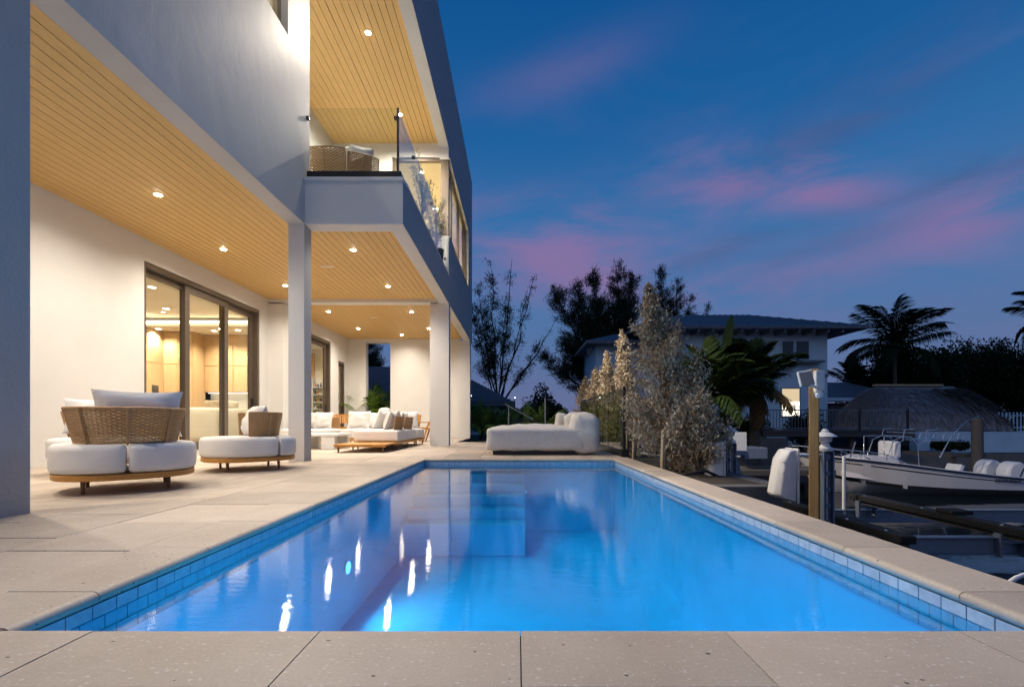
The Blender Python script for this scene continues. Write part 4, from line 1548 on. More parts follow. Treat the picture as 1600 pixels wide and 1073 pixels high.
# ---------------------------------------------------------------- silver hedge trees and stakes
def silver_tree(label, loc, h, rad, n, seed, spike=0.35, lean=0.0):
    rr = np.random.default_rng(seed)
    t = thing('silver_buttonwood', label, 'tree', loc, 0, 'silver hedge trees beside the pool')
    tr, tw_ = MB(), MB()
    for k in range(3):
        a = k * 2.1 + seed
        b = np.array([math.cos(a) * 0.10, math.sin(a) * 0.10, 0])
        pts = [b, b + np.array([0.02 * math.cos(a), 0.02 * math.sin(a), h * 0.3]), b * 0.6 + np.array([lean * .3, 0, h * 0.6]), b * 0.2 + np.array([lean * h, 0, h * (0.97 if k == 0 else 0.82)])]
        tr.tube(pts, [0.032, 0.026, 0.018, 0.007], 7)
    tr.build('trunk', 'bark_red', t, smooth=60, local=True)
    C, A, S = [], [], []
    nb = 92
    for k in range(nb):
        f = (k + rr.uniform(0, 1)) / nb
        z0 = 0.06 * h + f * h * 0.86
        prof = ((1 - f) ** 1.05 * 1.12 + 0.035) * (0.75 + 0.25 * min(1, f / 0.15))
        R_ = rad * prof * rr.uniform(0.5, 1.3)
        a = rr.uniform(0, 6.283)
        up = rr.uniform(0.25, 0.75) * (0.6 + f)
        e = np.array([math.cos(a) * R_, math.sin(a) * R_, up * R_ + 0.05])
        p0 = np.array([lean * z0, 0, z0])
        tw_.tube([p0, p0 + e * 0.5 + np.array([0, 0, 0.03]), p0 + e], [0.009, 0.006, 0.003], 4, caps=False)
        m_ = int(n / nb * (0.5 + prof))
        u = rr.uniform(0.15, 1.0, m_) ** 0.75
        base = p0 + e * u[:, None]
        # sprigs: upright shoots at the ends, drooping tufts below
        sp = rr.normal(size=(m_, 3)) * np.array([0.05, 0.05, 0.085]) * (0.7 + 0.4 * prof)
        C.append(base + sp)
        d = rr.normal(size=(m_, 3)) * 0.6 + np.array([math.cos(a) * 0.4, math.sin(a) * 0.4, rr.choice([-0.8, 0.7])])
        A.append(d)
    m_ = int(n * 0.05)
    zz = rr.uniform(h * 0.78, h, m_)
    wd = (h - zz) * 0.14 + 0.012
    C.append(np.stack([lean * zz + rr.normal(size=m_) * wd, rr.normal(size=m_) * wd, zz], 1))
    A.append(rr.normal(size=(m_, 3)) * 0.5 + np.array([0, 0, 1]))
    C, A = np.concatenate(C), np.concatenate(A)
    lim = (1.985 if loc[1] > 8 else 1.72) - loc[0]
    keep = C[:, 0] > lim + rr.uniform(0, 0.05, len(C))
    C, A = C[keep], A[keep]
    tw_.build('branches', 'bark_red', t, smooth=60, local=True)
    N = len(C)
    o = quads('foliage', leaf_quads(C, A, rr.uniform(0.045, 0.095, N), rr.uniform(0.018, 0.036, N)), 'silver_leaf', t, local=True)
    return t


silver_tree('tallest grey leaved hedge tree, pointed, nearest the pool corner', (2.36, 7.05, -0.12), 2.86, 0.95, 12000, 1, lean=-0.125)
silver_tree('low grey leaved shrub spreading at the foot of the tallest hedge tree towards the water', (2.58, 6.55, -0.2), 1.36, 0.48, 5000, 6)
silver_tree('second tallest grey hedge tree, spire topped, just behind the glass fence end post', (2.34, 9.6, -0.12), 2.66, 0.56, 7000, 2, lean=-0.06)
silver_tree('golden lit hedge tree third from the pool behind the glass fence', (2.36, 11.4, -0.12), 2.5, 0.60, 6500, 3, lean=-0.06)
silver_tree('hedge tree fourth from the pool with a thin spire', (2.40, 13.6, -0.12), 2.35, 0.66, 6000, 4, lean=-0.04)
silver_tree('hedge tree farthest from the pool, left end of the grey hedge', (2.35, 15.9, -0.12), 2.3, 0.75, 5500, 5)


def stake(label, px, Y, top_py, w, X=None, cap=None):
    x = ground_point(px, Y)
    z1 = height_at(top_py, Y)
    t = tag(MB().obox((x, Y, (z1 - 0.2) / 2), (w, w, z1 + 0.2), (R(random.uniform(-1, 1)), R(2.0), R(20))).build('wooden_stake', 'stake_wood', bevel=0.004), label, 'stake', 'wooden stakes in the hedge')
    return t


stake('short thick wooden stake in front of the tallest grey hedge tree', 1036, 6.55, 672, 0.052)
stake('tall thin wooden stake just right of the black fence post', 990.5, 8.05, 652, 0.038)
stake('thinnest wooden stake right against the black fence post', 979.5, 8.6, 664, 0.03)

# ---------------------------------------------------------------- floodlight post
Y = 4.27
px_, pw_ = ground_point(1272, Y), 0.078
zt_ = height_at(577, Y)
post = tag(MB().obox((px_, Y, (zt_ - 2) / 2), (pw_, pw_, zt_ + 2.0), (0, 0, R(-36))).build('wooden_post', 'post_wood', bevel=0.005),
           'square wooden post at the seawall carrying the floodlight', 'post')
fl = thing('floodlight', 'white outdoor floodlight with motion sensor on top of the wooden post', 'floodlight', (px_, Y, 1.0))
fx = px_ - 0.005
MB().box(fx - 0.03, fx + 0.05, Y - 0.085, Y - pw_ / 2 - 0.001, height_at(612, Y), height_at(580, Y)).build('junction_box', 'white_plastic', fl, bevel=0.006)
hx, hz, hy = ground_point(1259, Y - 0.14), height_at(591, Y - 0.14), Y - 0.14
MB().obox((hx, hy, hz), (0.118, 0.035, 0.142), (R(-12), R(-9), R(-14))).build('lamp_head', 'white_plastic', fl, bevel=0.008)
MB().obox((hx - 0.004, hy - 0.0195, hz - 0.003), (0.098, 0.004, 0.122), (R(-12), R(-9), R(-14))).build('lamp_glass', 'floodlight_lens', fl)
MB().tube([(hx + 0.04, hy + 0.02, hz - 0.05), (fx, Y - 0.08, height_at(608, Y))], 0.014, 8).build('arm', 'white_plastic', fl, smooth=60)
MB().tube([(fx, Y - 0.06, height_at(612, Y)), (fx - 0.035, Y - 0.13, height_at(617, Y))], [0.026, 0.036], 14).build('sensor', 'white_plastic', fl, smooth=50)
MB().lathe([(0.024, -0.024), (0.033, -0.008), (0.033, 0.008), (0.022, 0.026)], (fx - 0.042, Y - 0.15, height_at(619, Y)), 16).build('sensor_dome', 'white_solid', fl, smooth=60)


# ---------------------------------------------------------------- boat lift: pilings, caps, motor covers, bunks, beams
def lift_piling(label, px, Y, top_py, cap_py, w):
    x = ground_point(px, Y)
    zt = height_at(top_py, Y)
    t = thing('lift_piling', label, 'piling', (x, Y, -1.6), 0, 'aluminium boat lift pilings')
    g = MB().box(x - w / 2, x + w / 2, Y - 0.012, Y + 0.012, -2.2, zt)
    g.box(x - w / 2, x - w / 2 + 0.016, Y - 0.07, Y + 0.07, -2.2, zt - 0.001).box(x + w / 2 - 0.016, x + w / 2, Y - 0.07, Y + 0.07, -2.2, zt - 0.001)
    g.build('channel', 'aluminium', t, bevel=0.003)
    g = MB()
    for k in range(5):
        zz = zt - 0.06 - k * 0.17
        g.box(x - 0.026, x + 0.026, Y - 0.05, Y - 0.013, zz - 0.03, zz + 0.02)
        g.tube([(x - 0.014, Y - 0.05, zz), (x - 0.014, Y - 0.062, zz)], 0.008, 6).tube([(x + 0.014, Y - 0.05, zz), (x + 0.014, Y - 0.062, zz)], 0.008, 6)
    g.build('bracket', 'aluminium', t, bevel=0.002)
    MB().tube([(x, Y - 0.03, -2), (x, Y - 0.03, zt - 0.1)], 0.008, 6).build('lift_cable', 'steel_tube', t, smooth=60)
    h = height_at(cap_py, Y) - zt
    k = h / 0.24
    prof = [(0.075, 0.0), (0.075, 0.03), (0.05, 0.045), (0.036, 0.075), (0.036, 0.085), (0.062, 0.105), (0.066, 0.15), (0.112, 0.157), (0.108, 0.165), (0.05, 0.2), (0.034, 0.206), (0.034, 0.222), (0.018, 0.24)]
    MB().lathe([(r * k * 1.05, zz * k) for r, zz in prof], (x, Y, zt + 0.001), 20).build('finial_cap', 'white_plastic', t, smooth=35)
    return t


lift_piling('aluminium lift piling with a lantern shaped white cap, right behind the wooden post', 1289, 4.9, 704, 670, 0.115)
lift_piling('aluminium lift piling with a lantern shaped white cap, left one beside the grey hedge', 1140, 6.7, 692, 665, 0.145)


def motor_cover(label, cx, cy, zb, zt, rz, w=0.33):
    t = thing('lift_motor_cover', label, 'motor cover', (cx, cy, zb), rz, 'white boat lift motor covers')
    H = zt - zb
    d = 0.27
    prof = [(-0.02, 0.0), (-0.19, 0.07), (-0.225, 0.14), (-0.165, 0.80), (-0.10, 0.985), (0, 1.0)]
    rings = []
    for s_, yk in ((0.72, -d / 2), (0.94, -d / 2 + 0.05), (1.0, -0.02), (1.0, 0.02), (0.94, d / 2 - 0.05), (0.72, d / 2)):
        rings.append([(p[0] * s_, yk, (0.5 + (p[1] - 0.5) * (0.93 + 0.07 * s_)) * H) for p in prof])
    vs_ = [p for r_ in rings for p in r_]
    n_ = len(prof)
    fs_ = []
    for i in range(len(rings) - 1):
        for k in range(n_):
            fs_.append((i * n_ + k, i * n_ + (k + 1) % n_, (i + 1) * n_ + (k + 1) % n_, (i + 1) * n_ + k))
    fs_ += [tuple(range(n_))[::-1], tuple((len(rings) - 1) * n_ + k for k in range(n_))]
    MB().add(vs_, fs_).build('shell', 'white_plastic', t, smooth=50, local=True, bevel=0.012)
    MB().box(-0.006, 0.012, -d / 2 - 0.012, d / 2 + 0.012, -0.01 * H, 1.01 * H).build('rim_flange', 'white_plastic', t, local=True, bevel=0.003)
    g = MB()
    for k in range(4):
        zz = (0.18 + 0.19 * k) * H
        g.box(-0.15, -0.003, -d / 2 * 0.99 - 0.004, -d / 2 * 0.95, zz, zz + 0.007)
    g.build('moulded_rib', 'white_plastic', t, local=True)
    return t


motor_cover('large white lift motor cover hanging left of the wooden post', ground_point(1242, 4.7), 4.75, height_at(783, 4.7), height_at(701, 4.7), R(-8))
motor_cover('white lift motor cover partly hidden by the grey hedge, beside the left lift piling', ground_point(1130, 6.3), 6.35, height_at(752, 6.3), height_at(690, 6.3), R(-8))
g = MB()
g.tube([(ground_point(1245, 4.8), 4.8, height_at(711, 4.8)), (ground_point(1300, 4.95), 4.95, height_at(711, 4.95))], 0.016, 10)
tag(g.build('drive_pipe', 'white_plastic', smooth=60), 'short pale pipe joining the large motor cover to the lift piling', 'pipe')
g = MB()
yb = 6.75
g.box(ground_point(1134, yb), ground_point(1166, yb), yb - 0.05, yb + 0.05, height_at(711, yb), height_at(704, yb)).box(ground_point(1160, yb), ground_point(1167, yb), yb - 0.06, yb + 0.06, height_at(717, yb), height_at(708, yb))
tag(g.build('lift_bracket', 'aluminium', bevel=0.006), 'grey metal drive arm sticking out of the left lift piling', 'bracket')
g = MB()
g.obox((ground_point(1160, 7.2), 7.2, -0.55), (0.10, 0.06, 1.1), (0, R(-12), 0))
tag(g.build('lift_strut', 'aluminium', bevel=0.004), 'slanted grey strut beside the left lift piling', 'strut')
g = MB().tube([(2.15, 6.05, -0.08), (2.5, 6.1, -0.02), (2.68, 6.15, -0.10)], 0.02, 8).tube([(2.66, 6.12, -0.12), (2.66, 6.04, -0.12)], 0.04, 14)
tag(g.build('lift_drive_shaft', 'rubber', smooth=50), 'dark drive shaft with a round end at the pool wall below the hedge', 'shaft')


def bunk(label, X, y0, y1, zt):
    t = thing('lift_bunk', label, 'boat lift bunk', (X, y0, zt), 0, 'black carpeted lift bunks')
    MB().box(X - 0.10, X + 0.10, y0, y1, zt - 0.10, zt).build('carpeted_beam', 'black_carpet', t, bevel=0.02)
    MB().box(X - 0.05, X + 0.05, y0 + 0.05, y1 - 0.05, zt - 0.15, zt - 0.101).build('timber', 'dock_wood', t)
    for k in range(5):
        yy = y0 + 0.3 + k * (y1 - y0 - 0.6) / 4
        MB().lathe([(0.022, 0), (0.02, 0.006), (0.0, 0.009)], (X - 0.03, yy, zt), 10).build('bolt', 'steel_tube', t, smooth=40)
    return t


bunk('longer black carpeted boat lift bunk, farther from the pool', 6.1, 3.2, 8.35, -0.66)
bunk('shorter black carpeted boat lift bunk, nearer to the pool edge', 4.55, 5.35, 8.6, -0.70)


def ibeam(label, x0, x1, Y, zt, h):
    g = MB().box(x0, x1, Y - 0.06, Y + 0.06, zt - 0.014, zt).box(x0, x1, Y - 0.01, Y + 0.01, zt - h + 0.014, zt - 0.014).box(x0, x1, Y - 0.06, Y + 0.06, zt - h, zt - h + 0.014)
    return tag(g.build('lift_cross_beam', 'aluminium'), label, 'beam', 'boat lift cross beams')


ibeam('nearer aluminium cross beam under the boat lift bunks', 3.1, 9.0, 5.75, -0.80, 0.22)
ibeam('farther aluminium cross beam under the boat lift bunks', 3.1, 9.0, 8.15, -0.92, 0.22)
for i, (x, y, zt, lb) in enumerate(((6.1, 5.75, -0.82, 'aluminium bracket holding the longer bunk on the nearer cross beam'), (6.1, 8.1, -0.82, 'aluminium bracket under the far end of the longer bunk'),
                                    (4.55, 5.75, -0.86, 'aluminium bracket holding the shorter bunk on the nearer cross beam'))):
    g = MB().box(x - 0.16, x - 0.13, y - 0.09, y + 0.0, zt - 0.22, zt + 0.07).box(x + 0.13, x + 0.16, y - 0.09, y + 0.0, zt - 0.22, zt + 0.07).box(x - 0.13, x + 0.13, y - 0.08, y - 0.07, zt - 0.05, zt + 0.0)
    tag(g.build('bunk_bracket', 'aluminium', bevel=0.003), lb, 'bracket', 'bunk brackets')
g = MB().tube([(5.78, 8.15, -1.0), (5.78, 8.15, height_at(712, 8.15))], 0.028, 12)
tag(g.build('guide_pole', 'white_plastic', smooth=60), 'white plastic guide pole standing at the far end of the longer bunk', 'pole')
pk = tag(MB().box(6.0, 6.3, 6.35, 6.62, -0.66, -0.60).build('bunk_bumper', 'black_carpet', bevel=0.02), 'small black bumper block on top of the longer bunk', 'bumper')
g = MB().tube([(2.02 + 0.16 * math.cos(t), 1.95 + 0.16 * math.sin(t), -0.12 + 0.03 * math.sin(3 * t)) for t in [0.33 * k for k in range(19)]], 0.018, 8, closed=True)
hz_ = [(1.99 + 0.26 * u, 1.90 + 0.03 * u, -0.07 + 0.062 * math.sin(u * math.pi)) for u in [k / 10 for k in range(11)]]
tag(MB().tube(hz_, 0.009, 10).build('hose', 'white_plastic', smooth=60), 'pale hose arching over the wall just outside the pool edge', 'hose')

# ---------------------------------------------------------------- boat
boat = thing('motorboat', 'white centre console motorboat with twin outboards and navy stripes on the canal', 'boat', (11.5, 14.8, -1.6))
L0, LB = 8.75, 6.9                       # bow tip x, hull length
# stations: s, half beam at sheer, sheer z, half beam at chine, chine z, keel z
ST = [(0.0, 0.03, -0.40, 0.02, -0.62, -0.80), (0.05, 0.34, -0.42, 0.10, -0.92, -1.35), (0.13, 0.68, -0.46, 0.34, -1.10, -1.68), (0.25, 0.98, -0.54, 0.70, -1.26, -1.8),
      (0.4, 1.13, -0.66, 0.96, -1.38, -1.86), (0.6, 1.19, -0.84, 1.08, -1.44, -1.88), (0.8, 1.18, -1.0, 1.10, -1.46, -1.88), (0.93, 1.15, -1.08, 1.09, -1.47, -1.88), (1.0, 1.12, -1.14, 1.06, -1.47, -1.88)]
SF = np.linspace(0, 1, 33)
A_ = np.array(ST)
stn = np.stack([SF] + [np.interp(SF, A_[:, 0], A_[:, k]) for k in range(1, 6)], 1)
BY = 14.8


def hull_pt(s_, k, side):
    i = np.array([np.interp(s_, stn[:, 0], stn[:, j]) for j in range(1, 6)])
    x = L0 + s_ * LB
    if k == 0:
        return (x, BY + side * i[0], i[1])
    if k == 1:
        return (x + (1 - s_) * 0.10, BY + side * (i[0] * 0.62 + i[2] * 0.38), i[1] * 0.55 + i[3] * 0.45)
    if k == 2:
        return (x + (1 - s_) * 0.22, BY + side * i[2], i[3])
    return (x + (1 - s_) * 0.40, BY, i[4])


def loft(rows):
    n_ = len(rows[0])
    vs_ = [p for r_ in rows for p in r_]
    fs_ = [(i * n_ + k, i * n_ + k + 1, (i + 1) * n_ + k + 1, (i + 1) * n_ + k) for i in range(len(rows) - 1) for k in range(n_ - 1)]
    return vs_, fs_


rows = [[hull_pt(s_, 0, -1), hull_pt(s_, 1, -1), hull_pt(s_, 2, -1), hull_pt(s_, 3, -1), hull_pt(s_, 2, 1), hull_pt(s_, 1, 1), hull_pt(s_, 0, 1)] for s_ in SF]
vs_, fs_ = loft(rows)
n_ = 7
fs_.append(tuple((len(rows) - 1) * n_ + k for k in range(n_)))
hull = MB().add(vs_, fs_).build('hull', 'gelcoat', boat, smooth=28)
# gunwale and inner liner
rows = []
for s_ in SF:
    o_ = hull_pt(s_, 0, -1)
    hb = BY - o_[1]
    ih = max(0.01, hb - 0.20)
    zz = o_[2]
    fl_ = zz - 0.02 if s_ < 0.16 else max(zz - 0.55, -1.42)
    rows.append([(o_[0], BY - hb, zz), (o_[0], BY - hb + 0.01, zz + 0.05), (o_[0], BY - ih, zz + 0.05), (o_[0], BY - ih, fl_), (o_[0], BY + ih, fl_), (o_[0], BY + ih, zz + 0.05), (o_[0], BY + hb - 0.01, zz + 0.05), (o_[0], BY + hb, zz)])
vs_, fs_ = loft(rows)
fs_.append(tuple((len(rows) - 1) * 8 + k for k in range(8)))
MB().add(vs_, fs_).build('deck', 'gelcoat', boat, smooth=28)
for sd in (-1, 1):
    MB().tube([(hull_pt(s_, 0, sd)[0], hull_pt(s_, 0, sd)[1] + sd * 0.012, hull_pt(s_, 0, sd)[2] - 0.0) for s_ in SF], 0.028, 8).build('rub_rail', 'navy_stripe', boat, smooth=60)


def side_band(za, zb, s0, s1, off, name, mat, sd=-1, n=24):
    rows = []
    for s_ in np.linspace(s0, s1, n):
        top, mid, ch = hull_pt(s_, 0, sd), hull_pt(s_, 1, sd), hull_pt(s_, 2, sd)

        def at(f):
            a, b_, f_ = (top, mid, f * 2.0) if f < 0.5 else (mid, ch, f * 2 - 1)
            return tuple(np.array(a) * (1 - f_) + np.array(b_) * f_ + np.array((0, sd * off, 0)))
        fa, fb = za(s_), zb(s_)
        rows.append([at(fa), at((fa + fb) / 2), at(fb)])
    v_, f_ = loft(rows)
    return MB().add(v_, f_).build(name, mat, hull)


for sd in (-1, 1):
    side_band(lambda s_: 0.16 + 0.13 * s_, lambda s_: 0.21 + 0.14 * s_, 0.02, 1.0, 0.006, 'pinstripe', 'navy_stripe', sd)
    side_band(lambda s_: 0.86 - 0.0 * s_, lambda s_: 1.0, 0.05, 1.0, 0.006, 'boot_stripe', 'bottom_paint', sd)
# builder's lettering on the quarter
cu = bpy.data.curves.new('hull_lettering', 'FONT')
cu.body = "BOSTON WHALER"
cu.size = 0.15
cu.shear = 0.25
cu.extrude = 0.002
cu.align_x = 'CENTER'
cu.materials.append(M['navy_stripe'])
lt_tmp = bpy.data.objects.new('hull_lettering', cu)
COL.objects.link(lt_tmp)
bpy.context.view_layer.update()
lt_me = bpy.data.meshes.new_from_object(lt_tmp.evaluated_get(bpy.context.evaluated_depsgraph_get()))
bpy.data.objects.remove(lt_tmp)
lt = bpy.data.objects.new('hull_lettering', lt_me)
link(lt, hull)
ps = hull_pt(0.835, 0, -1)
lt.location = (ps[0] - 11.5, ps[1] - 14.8 - 0.012, ps[2] - 0.145 + 1.6)
lt.rotation_euler = (R(90), R(2.0), 0)
lt.scale = (0.62, 1, 1)
# bow rail, console, tower, seats, outboards
rl = MB()
for sd in (-1, 1):
    rp = [(hull_pt(s_, 0, sd)[0], hull_pt(s_, 0, sd)[1] - sd * 0.1, hull_pt(s_, 0, sd)[2] + 0.05 + 0.22 * min(1, (0.42 - s_) / 0.08)) for s_ in np.linspace(0.01, 0.42, 14)]
    rl.tube(rp, 0.014, 6)
    for s_ in (0.06, 0.14, 0.24, 0.34):
        q = hull_pt(s_, 0, sd)
        rl.tube([(q[0], q[1] - sd * 0.1, q[2] + 0.05), (q[0], q[1] - sd * 0.1, q[2] + 0.27)], 0.012, 6)
rl.build('bow_rail', 'steel_tube', boat, smooth=60)
cn = MB().extrude([(10.55, -1.35), (10.75, -0.50), (11.0, -0.42), (11.85, -0.46), (12.0, -0.80), (12.05, -1.35)], 'y', BY - 0.45, BY + 0.45)
cn.build('console', 'gelcoat', boat, bevel=0.03)
MB().obox((10.62, BY - 0.2, -0.30), (0.03, 0.03, 0.62), (0, R(18), 0)).build('grab_pole', 'steel_tube', boat)
MB().extrude([(10.78, -0.44), (10.80, -0.43), (11.35, -0.72), (11.33, -0.74)], 'y', BY - 0.458, BY - 0.452).build('console_line', 'navy_stripe', boat)
tw2 = MB()
for sd in (-1, 1):
    yy = BY + sd * 0.42
    tw2.tube([(11.55, yy, -0.5), (11.75, yy, 0.05), (12.05, yy, 0.18), (12.1, yy, 0.38), (12.35, yy, 0.42)], 0.013, 8)
    tw2.tube([(12.55, yy, -0.9), (12.5, yy, -0.1), (12.3, yy, 0.15), (11.75, yy, 0.18), (11.45, yy, 0.16), (11.45, yy, -0.5)], 0.013, 8)
    tw2.tube([(12.5, yy, -0.1), (12.75, yy, 0.02), (12.78, yy, 0.36), (13.15, yy, 0.40)], 0.013, 8)
    tw2.tube([(12.2, yy, 0.30), (13.9, yy, 0.22)], 0.014, 6)
    tw2.tube([(12.78, yy, 0.05), (14.0, yy, 0.02)], 0.012, 6)
    for x in (13.3, 13.75):
        tw2.tube([(x - 0.03, yy, 0.08), (x + 0.04, yy, 0.26)], 0.018, 6)
tw2.tube([(12.05, BY - 0.42, 0.18), (12.05, BY + 0.42, 0.18)], 0.02, 8).tube([(12.3, BY - 0.42, 0.15), (12.3, BY + 0.42, 0.15)], 0.02, 8)
tw2.build('tower_frame', 'steel_tube', boat, smooth=60)
MB().softbox((11.95, BY, -0.25), (0.25, 0.7, 0.55), 0.08).build('leaning_seat', 'white_plastic', boat, smooth=60)
MB().obox((13.75, BY - 0.3, -0.85), (0.13, 0.5, 0.32), (0, R(24), 0)).build('rear_seat', 'white_plastic', boat, bevel=0.03)
for yy in (BY - 0.35, BY + 0.38):
    pr_ = [(-0.27, -0.30), (-0.31, -0.02), (-0.20, 0.24), (0.02, 0.33), (0.24, 0.27), (0.36, 0.06), (0.37, -0.20), (0.24, -0.32)]
    ob_ = MB().extrude([(15.48 + p_[0], -0.92 + p_[1]) for p_ in resample(chaikin(pr_, 2), 28)], 'y', yy - 0.21, yy + 0.21).build('outboard_motor', 'white_plastic', boat, smooth=50, bevel=0.07)
    MB().obox((15.60, yy, -0.95), (0.05, 0.424, 0.30), (0, R(24), 0)).build('cowl_stripe', 'navy_stripe', ob_)
    MB().box(15.70, 15.88, yy - 0.10, yy + 0.10, -2.0, -1.2).build('leg', 'aluminium', ob_, bevel=0.02)
MB().tube([(14.9, BY - 0.9, -1.22), (14.9, BY - 1.0, -1.22)], 0.02, 8).build('drain_fitting', 'navy_stripe', boat, smooth=60)

# ---------------------------------------------------------------- far shore: dock, railing, house, thatched hut, walls
dk = thing('dock', 'weathered timber dock across the canal in front of the two storey house', 'dock', (15, 22.5, -1.6))
for k in range(16):
    x0 = ground_point(1188, 22.2) + k * 0.45
    box_part('deck_board', 'dock_wood', dk, x0, x0 + 0.44, 21.9, 24.9, 0.16, 0.22)
MB().box(11.7, 18.9, 21.93, 22.02, -0.08, 0.158).build('fascia_board', 'dock_wood', dk)
for x in (12.0, 14.2, 16.4, 18.6):
    MB().lathe([(0.13, -1.9), (0.12, 0.158 )], (x, 22.6, 0), 12).build('piling', 'piling_wood', dk, smooth=40)
rg = thing('dock_railing', 'dark metal railing along the dock in front of the two storey house', 'railing', (15, 22.1, 0.22))
for x0 in (11.75, 14.1, 16.45, 18.75):
    box_part('post', 'black_metal', rg, x0 - 0.04, x0 + 0.04, 22.08, 22.16, 0.221, 1.26)
MB().box(11.75, 18.75, 22.10, 22.15, 1.18, 1.23).build('top_rail', 'shutter', rg)
MB().box(11.75, 18.75, 22.11, 22.14, 0.30, 0.34).build('bottom_rail', 'shutter', rg)
g = MB()
for k in range(46):
    x = 11.85 + k * 0.15
    if min(abs(x - q) for q in (11.75, 14.1, 16.45, 18.75)) > 0.05:
        g.box(x - 0.011, x + 0.011, 22.114, 22.136, 0.34, 1.18)
stuff(g.build('balusters', 'shutter', rg))

fh = thing('two_storey_house', 'pale two storey house with a dark hip roof across the canal', 'house', (14, 34, -0.9))
g = MB().box(8.3, 20.2, 30, 40, -0.95, 6.45)
g.build('wall', 'house_paint', fh)
g = MB().box(5.3, 8.299, 31.0, 37, -0.95, 5.75)
g.build('wing_wall', 'house_paint', fh)


def hip(x0, x1, y0, y1, zt, rx0, rx1, ry, rz, th=0.18):
    vs_ = [(x0, y0, zt), (x1, y0, zt), (x1, y1, zt), (x0, y1, zt), (rx0, ry, rz), (rx1, ry, rz), (x0, y0, zt - th), (x1, y0, zt - th), (x1, y1, zt - th), (x0, y1, zt - th)]
    return MB().add(vs_, [(0, 1, 5, 4), (1, 2, 5), (2, 3, 4, 5), (3, 0, 4), (0, 6, 7, 1), (1, 7, 8, 2), (2, 8, 9, 3), (3, 9, 6, 0), (6, 9, 8, 7)])


rf = hip(7.3, 21.9, 28.6, 41.5, 6.62, 12.3, 17.6, 35, 8.75).build('roof', 'roof_metal', fh)
g = MB()
for k in range(34):
    x = 7.6 + k * 0.43
    t0, t1 = (x - 7.3) / (12.3 - 7.3), (21.9 - x) / (21.9 - 17.6)
    f_ = min(1, t0, t1)
    yb, zb = 28.6 + f_ * 6.4, 6.62 + f_ * 2.13
    d_ = MB()
    g.tube([(x, 28.6, 6.64), (x, yb, zb + 0.02)], 0.022, 4)
g.build('roof_seam', 'roof_metal', rf)
hip(4.5, 9.5, 29.9, 36.5, 5.92, 7.0, 7.6, 33, 6.9).build('wing_roof', 'roof_metal', fh)
for k in range(14):
    x = 8.6 + k * 0.9
    MB().box(x, x + 0.10, 28.75, 29.99, 6.22, 6.43).build('rafter_tail', 'shutter', fh)
MB().box(4.7, 5.0, 30.98, 30.999, 5.2, 5.6).build('eave_bracket', 'shutter', fh)
for x0, x1 in ((17.25, 17.95), (18.15, 18.95)):
    w_ = box_part('window', 'house_paint', fh, x0 - 0.08, x1 + 0.08, 29.95, 29.999, 4.62, 5.95)
    box_part('pane', 'dark_glass', w_, x0, x1, 29.93, 29.949, 4.70, 5.87)
MB().box(17.9, 19.6, 29.3, 29.99, 4.42, 4.56).build('window_awning', 'shutter', fh)
MB().box(18.4, 20.21, 29.92, 29.999, 3.55, 3.72).build('string_course', 'shutter', fh)
w_ = box_part('window', 'shutter', fh, 17.15, 18.4, 29.94, 29.999, 0.95, 2.85)
box_part('lit_pane', 'lit_window', w_, 17.22, 18.33, 29.92, 29.939, 1.95, 2.78)
box_part('lit_blind', 'lit_blind', w_, 17.22, 18.33, 29.92, 29.939, 1.02, 1.949)
for zz in (1.55, 1.62):
    box_part('glazing_bar', 'shutter', w_, 17.22, 18.33, 29.90, 29.919, zz, zz + 0.03)
w_ = box_part('window', 'shutter', fh, 15.5, 15.95, 29.94, 29.999, 1.6, 2.8)
box_part('lit_pane', 'lit_window', w_, 15.55, 15.9, 29.92, 29.939, 1.65, 2.75)

ax = thing('low_annex', 'low dark building with a pale eave right of the two storey house', 'building', (22, 31, -0.9))
box_part('wall', 'roof_metal', ax, 20.3, 25, 31, 36, -0.95, 1.9)
box_part('eave', 'house_paint', ax, 20.25, 22.9, 30.2, 31.0, 2.0, 2.22)
hip(20.22, 25.8, 30.2, 37, 2.24, 22, 24, 33.5, 3.5, 0.02).build('roof', 'roof_metal', ax)

# thatched hut
hut = thing('thatched_hut', 'open waterside hut with a rounded thatched roof and pale ridge board', 'hut', (22.3, 27, -0.9))
HX0, HX1, HY0, HY1, HZ0 = 19.9, 27.3, 24.5, 30.0, 0.12
RX0, RX1, RY, RZ = 21.2, 25.7, 27.2, 2.72
lower = [(HX0, HY0), (HX1, HY0), (HX1, HY1), (HX0, HY1)]
LO = resample(chaikin(resample(lower, 16), 2), 96)
rowsT = []
for q in np.linspace(0, 1, 9):
    ring = []
    for p in LO:
        tx = min(max(p[0], RX0), RX1)
        rp = np.array([tx, RY])
        b_ = np.array(p)
        xy = b_ * (1 - q) + rp * q
        zz = HZ0 + (RZ - HZ0) * (q ** 0.58)
        ring.append((xy[0], xy[1], zz))
    ring.append(ring[0])
    rowsT.append(ring)
v_, f_ = loft(rowsT)
MB().add(v_, f_).build('thatch_base', 'thatch', hut, smooth=50)
Vq = []
Rw = np.array(rowsT)
